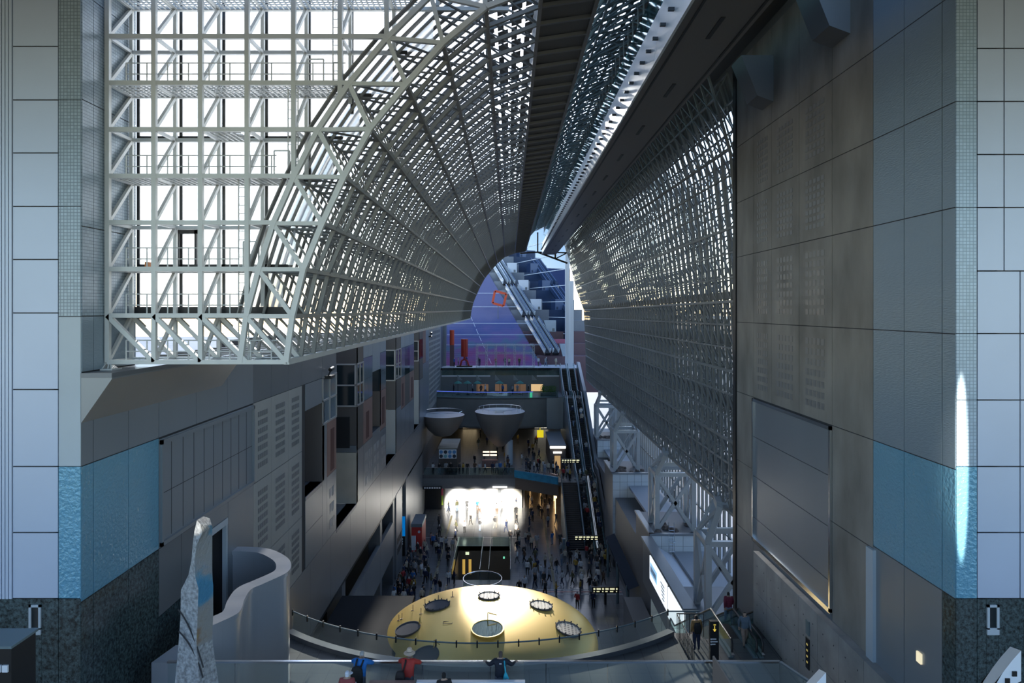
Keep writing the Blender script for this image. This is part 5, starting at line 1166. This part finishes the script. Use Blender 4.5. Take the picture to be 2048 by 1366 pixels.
def support(label, x0, x1, yb, zb, ya, k=1.0):
    """braced tower: square leg frame, then inclined struts to the screen's bottom chord"""
    r = thing('support_tower', label, 'support tower', ((x0+x1)/2, yb, zb), 'braced steel towers carrying the right screen'); zm = zb+5.0*k; d = 2.6; zt = 17.75; t = .34
    def B(a, b, n, s_=t): MB().bar(a, b, s_).build(n, m_sup, r)
    for x in (x0, x1):
        for y in (yb, yb+d): B((x,y,zb), (x,y,zm), 'leg', t*1.15)
    for y in (yb, yb+d):
        B((x0,y,zm), (x1,y,zm), 'beam'); B((x0,y,zb+.1), (x1,y,zm-.1), 'brace', t*.85); B((x0,y,zm-.1), (x1,y,zb+.1), 'brace', t*.85)
    for x in (x0, x1):
        B((x,yb,zm), (x,yb+d,zm), 'beam'); B((x,yb,zb), (x,yb+d,zm), 'brace', t*.6); B((x,yb+d,zb), (x,yb,zm), 'brace', t*.6)
    ap = [(13.7,yb-.4,zt), (14.2,yb+2.2,zt)]
    for a in ap:
        B((x0,yb,zm), a, 'strut'); B((x0,yb+d,zm), a, 'strut', t*.6); B((x1,yb+(0 if a is ap[0] else d),zm), (15.0,a[1],zt), 'strut'); 
    B(ap[0], ap[1], 'head', .5); B(ap[0], (15.0,ap[0][1],zt), 'head', .4)
    B((x0,yb,zm+.9), (x1,yb,zm+.9), 'beam', t*.8)
support('nearest braced steel tower by the end of the right wall', 13.0, 16.2, 44.6, 10.2, 45)
support('second braced steel tower standing on the nearest tiled block', 13.0, 16.2, 60.0, ZB, 61)
support('third braced steel tower standing on the middle tiled block', 12.8, 15.6, 82.5, ZB, 84, .95)
support('farthest braced steel tower beside the long escalators', 13.4, 16.2, 103.5, ZB, 105, .95)
cg = thing('forecourt_colonnade', 'row of slim steel mullions outside the right screen behind the braced towers', 'colonnade', (17.5, 80, 9.6))
mm = MB().box(-.09, .09, -.14, .14, 0, 8.2); me_c = bpy.data.meshes.new('mullion'); me_c.from_pydata(mm.v, [], mm.f); me_c.materials.append(m_steelr)
for k in range(64): link('mullion', me_c, cg, (0, -39.5+k*1.25, 0))
for z_ in (12.4, 15.1, 17.8): MB().box(17.42, 17.58, 40.3, 120, z_-.07, z_+.07).build('rail', m_steelr, cg)
ob_ = thing('outer_building', 'pale office building outside beyond the right screen', 'building', (70, 120, -5))
MB().box(58, 80, 20, 300, -5, 27).build('wall', grid_mat('office_facade', (.10,.13,.16), (.42,.43,.44), 3.2, 3.6, 'yz', .3, 0, .55, .2), ob_); MB().box(57.5, 80.5, 19.5, 300.5, 27, 28).build('roof', m_grey, ob_)
# exterior stair slab and bright outer forecourt seen between the towers
MB().box(14.2, 40, 38, 120, 9.3, 9.6).build('floor_forecourt', M('forecourt_paving', (.36,.37,.39), .6), kind='structure')
MB().box(12.1, 17, 40, 50, 9.7, 10.2).build('floor_tower_base', m_greydk, kind='structure')
MB().box(12.6, 17, 66.1, 80.9, 0, 8.2).build('wall_lower_right', m_blockgrey, kind='structure'); MB().box(12.9, 17, 88.1, 101.9, 0, 8.4).build('wall_lower_right_far', m_blockgrey, kind='structure')
lw = thing('white_louvred_wall', 'white slanting louvred wall behind the lit billboards', 'wall', (12.5, 50, 8))
for k in range(22): t_ = k/22; z_ = 10.3-1.6*t_; MB().box(12.4+.12*k, 12.48+.12*k, 44.6, 58.8, 7.5, z_).build('louvre', m_white, lw)
BB = thing('lit_billboard', 'long lit white billboard with a blue box on the right parapet', 'billboard', (11.5, 52, 7.5))
MB().box(11.55, 12.2, 44.6, 58.9, 7.0, 10.75).build('parapet', m_greydk, BB); MB().box(11.4, 12.3, 44.6, 58.9, 10.75, 10.95).build('coping', m_grey, BB)
scr = lit('white_billboard_light', (.86,.93,1.0), 1.1)
MB().box(11.47, 11.55, 49.75, 55.7, 8.55, 10.45).build('screen', scr, BB); MB().box(11.47, 11.55, 44.8, 49.3, 8.3, 10.45).build('screen', scr, BB)
MB().box(11.44, 11.47, 52.9, 55.3, 9.15, 10.05).build('blue_box', lit('light_blue_print', (.35,.62,.92), .8), BB); t = MB()
for k in range(7): t.box(11.42, 11.44, 53.1+k*.3, 53.3+k*.3, 9.4, 9.8)
t.build('lettering', m_white, BB); t = MB()
for k in range(5): t.box(11.44, 11.47, 50.4, 51.6-.15*k, 9.9-.25*k, 9.96-.25*k)
t.build('lettering', M('grey_print', (.25,.3,.35), .5), BB)
lad = thing('service_ladder', 'steel service ladder with hoops on the nearest tiled block', 'ladder', (14.0, 58.9, 7))
for x in (13.75, 14.2): MB().tube([(x,58.7,6.5),(x,58.7,12.2)], .03, 5).build('rail', m_chrome, lad)
for k in range(18): MB().tube([(13.75,58.7,6.7+k*.3),(14.2,58.7,6.7+k*.3)], .02, 5).build('rung', m_chrome, lad)
for k in range(5): MB().tube([(13.975+.33*math.cos(a), 58.6-.33*abs(math.sin(a)), 7.4+k*.8) for a in [math.pi*q/8 for q in range(9)]], .015, 4).build('hoop', m_chrome, lad)
cnp = thing('glass_canopy', 'slanting dark blue canopy edge between the tiled blocks and the concourse', 'canopy', (11.8, 66, 4.5))
MB().add([(11.2,64,4.2),(12.2,64,4.6),(12.2,79,4.6),(11.2,79,4.2),(11.2,64,3.9),(11.2,79,3.9)], [(0,1,2,3),(0,3,5,4)]).build('roof', M('blue_grey_canopy', (.018,.03,.05), .8, spec=.1), cnp); 
for y in (65, 71, 78): MB().tube([(11.3,y,0),(11.3,y,4.2)], .16, 8).build('post', m_steeldk, cnp)
MB().box(10.4, 12.0, 50, 62, 0, 4.4).build('wall_low_right', m_blockgrey, kind='structure')
# wall camera boxes on the left wall
for (px, py, lb) in ((652,742,'black spotlight camera box on the left wall near the steel gable'),(858,668,'small spotlight box high on the far left wall')):
    p = PX(px, py, XL); r = thing('wall_spotlight', lb, 'spotlight', (XL, p.y, p.z-.4)); MB().box(XL, XL+.5, p.y-.5, p.y+.5, p.z-.5, p.z-.3).build('shelf', m_black, r); MB().tube([(XL+.25,p.y-.3,p.z-.3),(XL+.35,p.y,p.z+.05)], .06, 6).build('arm', m_black, r); MB().tube([(XL+.35,p.y-.2,p.z+.1),(XL+.4,p.y+.35,p.z+.18)], .14, 8).build('lamp_head', m_black, r)

# ------------------------------------------------------------------ people
def body_mesh(name, P, hands=False, sub=1, hair='short', bulk=1.0):
    """one continuous skinned surface; P holds joint positions for a 1.7 m figure facing +y. slots: skin, hair, top, trousers, shoes"""
    J = {'pel':(0,0,.95),'spi':(0,.01,1.12),'che':(0,.01,1.32),'nek':(0,.0,1.46),'hd0':(0,.015,1.54),'hd1':(0,.03,1.61),'hd2':(0,.01,1.69),
         'shl':(-.185,0,1.41),'shr':(.185,0,1.41),'ell':(-.24,-.02,1.13),'elr':(.24,-.02,1.13),'wrl':(-.25,.06,.90),'wrr':(.25,.06,.90),'hal':(-.25,.09,.81),'har':(.25,.09,.81),
         'hil':(-.095,0,.90),'hir':(.095,0,.90),'knl':(-.10,.02,.50),'knr':(.10,.02,.50),'anl':(-.10,-.03,.09),'anr':(.10,-.03,.09),'tol':(-.115,.12,.04),'tor':(.115,.12,.04)}
    J.update(P)
    R = {'pel':(.155,.115),'spi':(.15,.11),'che':(.165,.12),'nek':(.06,.06),'hd0':(.068,.082),'hd1':(.082,.10),'hd2':(.06,.075),'sh':(.078,.078),'el':(.055,.055),'wr':(.036,.036),'ha':(.042,.03),'hi':(.105,.105),'kn':(.07,.07),'an':(.045,.045),'to':(.042,.035)}
    E = [('pel','spi',2),('spi','che',2),('che','nek',2),('nek','hd0',0),('hd0','hd1',0),('hd1','hd2',1)]
    for s in 'lr': E += [('che','sh'+s,2),('sh'+s,'el'+s,2),('el'+s,'wr'+s,2),('wr'+s,'ha'+s,0),('pel','hi'+s,3),('hi'+s,'kn'+s,3),('kn'+s,'an'+s,3),('an'+s,'to'+s,4)]
    keys = list(J); vs = [Vector(J[k]) for k in keys]; ed = [(keys.index(a), keys.index(b)) for a, b, _ in E]
    rad = [R.get(k) or R[k[:2]] for k in keys]; rad = [(a*bulk, b*bulk) if k[:2] in ('pe','sp','ch','sh','el','hi','kn') else (a, b) for k, (a, b) in zip(keys, rad)]; segs = [(vs[a], vs[b], E[i][2]) for i, (a, b) in enumerate(ed)]; roots = [0]
    if hands:
        for s in 'lr':
            ha = Vector(J['ha'+s]); wr = Vector(J['wr'+s]); d = (ha-wr).normalized(); sd = d.cross(Vector((0,0,1)));
            sd = sd.normalized() if sd.length > .1 else Vector((0,1,0)); dn = Vector((0,0,-1)) if abs(d.z) < .7 else Vector((0,1,0))
            for q, ln in ((-.030,.062),(-.010,.075),(.010,.07),(.029,.056)):
                b = ha+sd*q; n0 = len(vs); vs += [b, b+d*ln*.55+dn*.006, b+d*ln*.85+dn*.03]; rad += [(.0095,.0095),(.0088,.0088),(.007,.007)]; ed += [(n0,n0+1),(n0+1,n0+2)]; roots.append(n0); segs += [(vs[n0],vs[n0+2],0)]
            b = ha.lerp(wr, .5)+sd*(.03 if s == 'l' else -.03); n0 = len(vs); o_ = sd*(.035 if s == 'l' else -.035)
            vs += [b, b+o_+d*.02, b+o_*1.2+d*.05]; rad += [(.012,.012),(.0105,.0105),(.008,.008)]; ed += [(n0,n0+1),(n0+1,n0+2)]; roots.append(n0); segs.append((vs[n0],vs[n0+2],0))
    me = bpy.data.meshes.new(name); me.from_pydata([tuple(v) for v in vs], ed, [])
    o = bpy.data.objects.new(name, me); COL.objects.link(o); o.modifiers.new('skin', 'SKIN')
    for i, sv in enumerate(me.skin_vertices[0].data): sv.radius = rad[i]; sv.use_root = i in roots
    ss = o.modifiers.new('sub', 'SUBSURF'); ss.levels = sub; ss.render_levels = sub
    dg = bpy.context.evaluated_depsgraph_get(); out = bpy.data.meshes.new_from_object(o.evaluated_get(dg)); bpy.data.objects.remove(o); bpy.data.meshes.remove(me)
    out.name = name; out.materials.clear()
    for i in range(5): out.materials.append(None)
    hc = (Vector(J['hd1'])); hb = vs[keys.index('nek')]
    for p in out.polygons:
        c = p.center; best = None
        for a, b, k in segs:
            t = max(0, min(1, (c-a).dot(b-a)/max(1e-9, (b-a).length_squared))); d = (c-a.lerp(b, t)).length
            if best is None or d < best[0]: best = (d, k)
        k = best[1]
        if c.z > hc.z-.16 and (c-hc).length < .18:
            rel = c-hc
            k = 1 if (rel.z > .045 or rel.y < -.02+.4*max(0,-rel.z)*(0 if hair == 'long' else 1)) and rel.z > (-.09 if hair == 'short' else -.25) else (0 if rel.z > -.12 else k)
        if k == 3 and c.z > .93: k = 2
        if k == 2 and c.z < .90 and abs(c.x) < .17: k = 2
        p.material_index = k; p.use_smooth = True
    return out
def pal(prefix, d): return {k: M('%s_%s' % (prefix, k.replace(' ', '_')), c, .75) for k, c in d.items()}
TOPS = pal('cloth', {'black coat':(.012,.012,.014),'charcoal hoodie':(.035,.036,.04),'navy jacket':(.015,.025,.07),'dark grey coat':(.06,.06,.065),'brown jacket':(.11,.06,.035),'white shirt':(.68,.69,.70),'cream sweater':(.52,.46,.36),'light grey top':(.33,.34,.36),'red jacket':(.36,.03,.03),'blue jacket':(.03,.14,.42),'mustard jacket':(.42,.26,.04),'olive parka':(.09,.09,.045)})
BOTS = pal('trousers', {'black':(.012,.012,.013),'dark blue':(.02,.03,.07),'grey':(.10,.10,.11),'beige':(.35,.29,.21),'light denim':(.20,.27,.38),'brown':(.09,.055,.035)})
HAIR = pal('hair', {'black hair':(.012,.010,.010),'brown hair':(.07,.04,.022),'a white cap':(.65,.66,.68),'grey hair':(.30,.30,.31)})
m_skin = M('skin', (.50,.33,.24), .55); m_shoe = M('dark_shoes', (.03,.03,.032), .6)
walk1 = dict(knl=(-.10,.17,.53), anl=(-.10,.20,.13), tol=(-.11,.34,.10), knr=(.10,-.04,.50), anr=(.10,-.26,.13), tor=(.11,-.14,.05), ell=(-.24,-.12,1.14), wrl=(-.24,-.10,.92), hal=(-.24,-.09,.83), elr=(.24,.04,1.13), wrr=(.22,.20,.95), har=(.22,.26,.88))
walk2 = {}
for k, v in walk1.items(): walk2[k[:2]+('r' if k[2] == 'l' else 'l')] = (-v[0], v[1], v[2])
phone = dict(elr=(.24,.02,1.14), wrr=(.10,.24,1.20), har=(.06,.29,1.25))
bagp = dict(ell=(-.25,-.04,1.12), wrl=(-.20,.14,1.05), hal=(-.14,.20,1.08))
VAR = [body_mesh('person_walk', walk1), body_mesh('person_stride', walk2, hair='long'), body_mesh('person_stand', {}), body_mesh('person_phone', phone, hair='long'), body_mesh('person_carry', bagp)]
combos = {}
def person(loc, rot, var, top, bot, hr, label, group=None, s=1.0, mesh=None):
    o = bpy.data.objects.new('person', mesh or VAR[var]); COL.objects.link(o); o.location = loc; o.rotation_euler = (0, 0, rot); o.scale = (s, s, s)
    for i, m in enumerate((m_skin, HAIR[hr] if isinstance(hr, str) else hr, TOPS[top] if isinstance(top, str) else top, BOTS[bot] if isinstance(bot, str) else bot, m_shoe)):
        o.material_slots[i].link = 'OBJECT'; o.material_slots[i].material = m
    tag(o, label, 'person', group); return o
placed = []
TW = ['black coat']*7+['charcoal hoodie']*5+['navy jacket']*5+['dark grey coat']*4+['brown jacket']*2+['white shirt']*7+['cream sweater']*4+['light grey top']*6+['red jacket']*1+['blue jacket']*2+['mustard jacket']*1+['olive parka']*2
BW = ['black']*6+['dark blue']*5+['grey']*3+['beige']*2+['light denim']*2+['brown']*2
HW = ['black hair']*7+['brown hair']*4+['a white cap']*1+['grey hair']*2
rp = random.Random(5)
def crowd(n, sampler, z, place, group, block=(), mind=.62, face=None, tries=60):
    used = combos.setdefault(place, set()); c = 0
    for _ in range(n):
        for t in range(tries):
            p = sampler(); zz_ = z(p) if callable(z) else z
            if any(x0 < p[0] < x1 and y0 < p[1] < y1 for x0, x1, y0, y1 in block): continue
            if any((p[0]-q[0])**2+(p[1]-q[1])**2 < mind**2 and abs(zz_-q[2]) < 1.5 for q in placed): continue
            break
        else: continue
        for t in range(80):
            k = (rp.choice(TW), rp.choice(BW), rp.choice(HW))
            if k not in used: break
        used.add(k); placed.append((p[0], p[1], zz_)); c += 1
        v = rp.randrange(5); verb = {0:'walking',1:'walking',2:'standing',3:'looking at a phone',4:'carrying something'}[v]
        person((p[0], p[1], zz_), rp.uniform(0, 6.28) if face is None else face+rp.uniform(-.4,.4), v, *k, 'person in %s, %s trousers, %s, %s' % (k[0], k[1], k[2].replace('a white', 'white'), place), group, rp.uniform(.99, 1.10))
    return c
def pxs(x0, x1, y0, y1, z):
    def f():
        p = PZ(rp.uniform(x0,x1), rp.uniform(y0,y1), z); return (p.x, p.y)
    return f
BLK = [(wx0-.4, wx1+.4, wy0-.5, wy1+.5), (gx-2.5, gx+2.5, gy-2.5, gy+2.5), (7.0, 13, 85.2, 101), (-17, XL+.6, 40, 101), (10.6, 13, 40, 79), (kx-1.2, kx+1, 85, 91)]
crowd(46, pxs(775, 915, 1085, 1210, 0), 0, 'left of the stairwell', 'people on the concourse floor', BLK)
crowd(16, pxs(770, 830, 1130, 1215, 0), 0, 'beside the left arcade', 'people on the concourse floor', BLK)
crowd(12, pxs(860, 1040, 1046, 1085, 0), 0, 'before the sunlit doors', 'people on the concourse floor', BLK)
crowd(9, lambda: (rp.uniform(-9.5, 1.4), rp.uniform(101.5, 104.2)), 0, 'at the sunlit doors', 'people on the concourse floor', BLK, .9)
crowd(34, pxs(1020, 1130, 1075, 1200, 0), 0, 'right of the stairwell', 'people on the concourse floor', BLK)
crowd(24, pxs(1130, 1235, 1108, 1165, 0), 0, 'below the lower escalators', 'people on the concourse floor', BLK, .5)
crowd(12, pxs(1140, 1260, 1165, 1225, 0), 0, 'near the front gantry', 'people on the concourse floor', BLK)
crowd(14, pxs(1045, 1115, 1000, 1060, 0), 0, 'in the brown hall', 'people on the concourse floor', BLK+[(1.5,2.6,100,118)])
crowd(26, lambda: (rp.uniform(2.5, 12), rp.uniform(97.6, 103.5)), Z2, 'second level, right side', 'people on the second level', [(-20,7,90,101.3),(9.2,12.7,98.3,120)], .6)
crowd(15, lambda: (rp.uniform(-11.5, .5), YE+.6+rp.random()*.5), Z2, 'at the dark glass guard', 'people on the second level', (), .55)
crowd(30, lambda: (rp.uniform(-5.5, 5.2), rp.uniform(103, 130)), Z2, 'in the second level hall', 'people on the second level', [(-.9,1.5,107,109),(-5,-1,105,107)], .7)
crowd(12, lambda: (rp.uniform(-11, 8.5), rp.uniform(123.4, 126.0)), 15.0, 'on the cafe balcony', 'people on the balcony', (), .7)
crowd(13, lambda: (rp.uniform(-11, 9.2), rp.uniform(130.5, 133)), 19.5, 'on the upper terrace', 'people on the terrace', [(-10,-7,129,132)], .7)
def onramp(a, b): return lambda p: a[1]+(b[1]-a[1])*max(0, min(1, (p[1]-a[0])/(b[0]-a[0])))
crowd(8, lambda: (10.35+rp.uniform(-.2,.2), rp.uniform(88, 96)), onramp((86.8,0),(96.6,Z2)), 'on the lower left escalator', 'escalator riders', (), .7, 0)
crowd(7, lambda: (11.75+rp.uniform(-.2,.2), rp.uniform(88, 96)), onramp((86.8,0),(96.6,Z2)), 'on the lower right escalator', 'escalator riders', (), .7, math.pi)
crowd(5, lambda: (10.35, rp.uniform(101, 115)), onramp((99.5,Z2),(116,15.5)), 'on the long left escalator', 'escalator riders', (), 1.2, 0)
crowd(4, lambda: (11.75, rp.uniform(101, 115)), onramp((99.5,Z2),(116,15.5)), 'on the long right escalator', 'escalator riders', (), 1.2, math.pi)
crowd(3, lambda: (rp.uniform(14.6, 18), rp.uniform(70, 80)), 9.6, 'in the outer forecourt', 'people in the forecourt', (), .8)

# ---- people close to the viewer
spread = dict(che=(0,.05,1.30), nek=(0,.09,1.44), hd0=(0,.12,1.52), hd1=(0,.15,1.58), hd2=(0,.14,1.665), shl=(-.19,.06,1.385), shr=(.19,.06,1.385), ell=(-.37,.06,1.25), elr=(.37,.06,1.25), wrl=(-.48,.27,1.24), wrr=(.48,.27,1.24), hal=(-.53,.33,1.24), har=(.53,.33,1.24))
lean = dict(che=(0,.08,1.29), nek=(0,.13,1.42), hd0=(0,.17,1.50), hd1=(0,.20,1.56), hd2=(0,.19,1.645), shl=(-.19,.09,1.37), shr=(.19,.09,1.37), ell=(-.36,.24,1.25), elr=(.38,.24,1.25), wrl=(-.14,.36,1.25), wrr=(.14,.36,1.25), hal=(-.05,.37,1.25), har=(.05,.37,1.25))
T = lambda n, c: M(n, c, .7, var=.12, vscale=9)
def near_person(px, Yp, pose, top, bot, hair, label, rot=0.0, z=17.55, s=1.0, hairs='short', bulk=1.22):
    return person((xx(px,Yp), Yp, z), rot, 0, top, bot, hair, label, None, s, body_mesh('person_near', pose, True, 2, hairs, bulk))
Yp = 22.42
grey_t = T('slate_trousers', (.10,.11,.14))
pA = near_person(720, Yp, lean, T('bright_blue_jacket', (.015,.16,.48)), grey_t, T('silver_hair', (.42,.42,.41)), 'person with silver hair in a bright blue jacket leaning on the near rail', -.15)
pB = near_person(816, Yp, lean, T('red_coat', (.42,.035,.025)), grey_t, T('straw_under_hat', (.30,.22,.16)), 'person in a red coat and pale straw hat leaning on the near rail', -.1)
pC = near_person(1001, Yp, spread, T('black_sweater', (.008,.012,.025)), grey_t, T('close_cropped_hair', (.085,.06,.05)), 'person in a black sweater with arms spread wide along the near rail')
m_straw = T('pale_straw', (.62,.48,.36))
h0 = Vector((pB.location.x, pB.location.y, 17.55))+Vector((.02,.20,1.56)); ht = MB().lathe([(.001,.185),(.06,.18),(.085,.15),(.10,.06),(.11,.045),(.19,.02),(.19,.005),(.10,.03)], h0, 24)
ho = ht.build('straw_hat', m_straw, None, smooth=True); ho.data.transform(Matrix.Translation(-pB.location)); ho.parent = pB
ho.rotation_euler = (0, 0, .1)
bandm = MB().lathe([(.102,.055),(.099,.075)], h0, 24).build('hat_band', m_brown, None); bandm.data.transform(Matrix.Translation(-pB.location)); bandm.parent = ho
def pack(name, label, c, w_, d, h_, mat, straps, sub=None):
    r = thing(name, label, 'backpack' if 'backpack' in name else 'bag', (c[0], c[1], c[2]-h_/2))
    rg = []
    for k, (f, g) in enumerate(((-.5,.55),(-.46,.85),(-.3,1.0),(.1,1.0),(.32,.9),(.45,.7),(.5,.4))):
        rg.append([(c[0]+math.copysign(abs(math.cos(a))**.6, math.cos(a))*w_/2*g, c[1]+math.copysign(abs(math.sin(a))**.6, math.sin(a))*d/2*g, c[2]+f*h_) for a in [2*math.pi*q/16 for q in range(16)]])
    loft(rg).build('body', mat, r, smooth=True)
    for s in straps: MB().path(s, .055, .02).build('strap', mat, r)
    return r
m_bp = T('black_nylon', (.008,.009,.011))
a = pA.location; bpk = pack('backpack', 'black backpack with a white tag worn over the blue jacket', (a.x-.06, a.y-.21, a.z+1.02), .40, .2, .62, m_bp, [[(a.x-.13,a.y-.12,a.z+1.25),(a.x-.10,a.y-.02,a.z+1.42),(a.x-.09,a.y+.1,a.z+1.46)],[(a.x+.05,a.y-.12,a.z+1.25),(a.x+.11,a.y-.01,a.z+1.42),(a.x+.13,a.y+.1,a.z+1.45)]])
MB().box(a.x-.15, a.x-.05, a.y-.325, a.y-.31, a.z+.86, a.z+.89).build('white_tag', m_white, bpk); MB().box(a.x+.05, a.x+.08, a.y-.32, a.y-.305, a.z+.72, a.z+.84).build('keyring', m_white, bpk)
a = pB.location; pack('shoulder_backpack', 'dark backpack hanging off the left shoulder of the red coat', (a.x-.22, a.y-.25, a.z+.92), .32, .2, .58, T('dark_brown_nylon', (.02,.014,.014)), [[(a.x-.14,a.y-.14,a.z+1.15),(a.x-.07,a.y-.03,a.z+1.40),(a.x-.08,a.y+.1,a.z+1.46)]])
a = pC.location; tb = thing('tote_bag', 'turquoise tote bag with a pink patch hanging from the black sweater', 'bag', (a.x+.2, a.y-.15, a.z+.72))
rgb = []
for f, g in ((0,.75),(.1,1),(.22,.9),(.34,.5),(.42,.18)): rgb.append([(a.x+.20+math.cos(t)*.105*g+f*-.08, a.y-.21+math.sin(t)*.06*g, a.z+.74+f) for t in [2*math.pi*q/12 for q in range(12)]])
m_tq = T('turquoise_cloth', (.03,.42,.55)); loft(rgb).build('body', m_tq, tb, smooth=True); MB().path([(a.x+.165,a.y-.21,a.z+1.16),(a.x+.14,a.y-.17,a.z+1.34),(a.x+.12,a.y+.06,a.z+1.46)], .04, .02).build('strap', m_tq, tb)
MB().box(a.x+.19, a.x+.27, a.y-.285, a.y-.265, a.z+.82, a.z+.95).build('pink_patch', T('pink_print', (.6,.45,.75)), tb)
for q in (1.36, .80):
    o = MB().box(-.04+.0, .04, -.175 if q < 1 else -.125, -.15 if q < 1 else -.10, q, q+.022).build('white_mark', m_white, None); o.parent = pC
capp = near_person(694, 21.3, {}, T('dull_red_top', (.3,.06,.06)), grey_t, T('white_cap_cloth', (.72,.76,.84)), 'person in a white cap at the bottom edge below the blue jacket', 0, 17.55, .985)
bm_ = MB().lathe([(.001,.0),(.09,-.005),(.09,-.015)], (xx(694,21.3)+.08, 21.38, 17.55+1.6), 14); o = bm_.build('cap_brim', T('white_brim', (.72,.76,.84)), None); o.data.transform(Matrix.Translation(-capp.location)); o.parent = capp
near_person(888, 21.3, {}, 'black coat', grey_t, 'black hair', 'person with dark hair whose head just shows at the bottom edge', .3, 17.55, .955)
near_person(1393, 32.6, {}, T('mustard_cardigan', (.30,.17,.06)), 'dark blue', 'black hair', 'person in a mustard cardigan with a black bag beside the fence', .1, 14.2)
a = Vector((xx(1393,32.6), 32.6, 14.2)); pack('backpack', 'black backpack on the mustard cardigan beside the fence', (a.x, a.y-.2, a.z+1.16), .34, .2, .5, m_bp, [[(a.x-.1,a.y-.12,a.z+1.36),(a.x-.12,a.y+.02,a.z+1.47)],[(a.x+.1,a.y-.12,a.z+1.36),(a.x+.12,a.y+.02,a.z+1.47)]])
near_person(1457, 36.0, walk1, T('crimson_jacket', (.17,.015,.035)), 'light denim', 'black hair', 'person in a crimson jacket and jeans riding down the near escalator', 0, 13.9)
near_person(1489, 33.0, walk2, T('blue_grey_hoodie', (.13,.17,.21)), T('bare_legs_shorts', (.36,.24,.18)), 'black hair', 'person in a grey-blue hoodie and dark shorts stepping off the escalator towards us', math.pi, 14.2, 1.0, 'long')
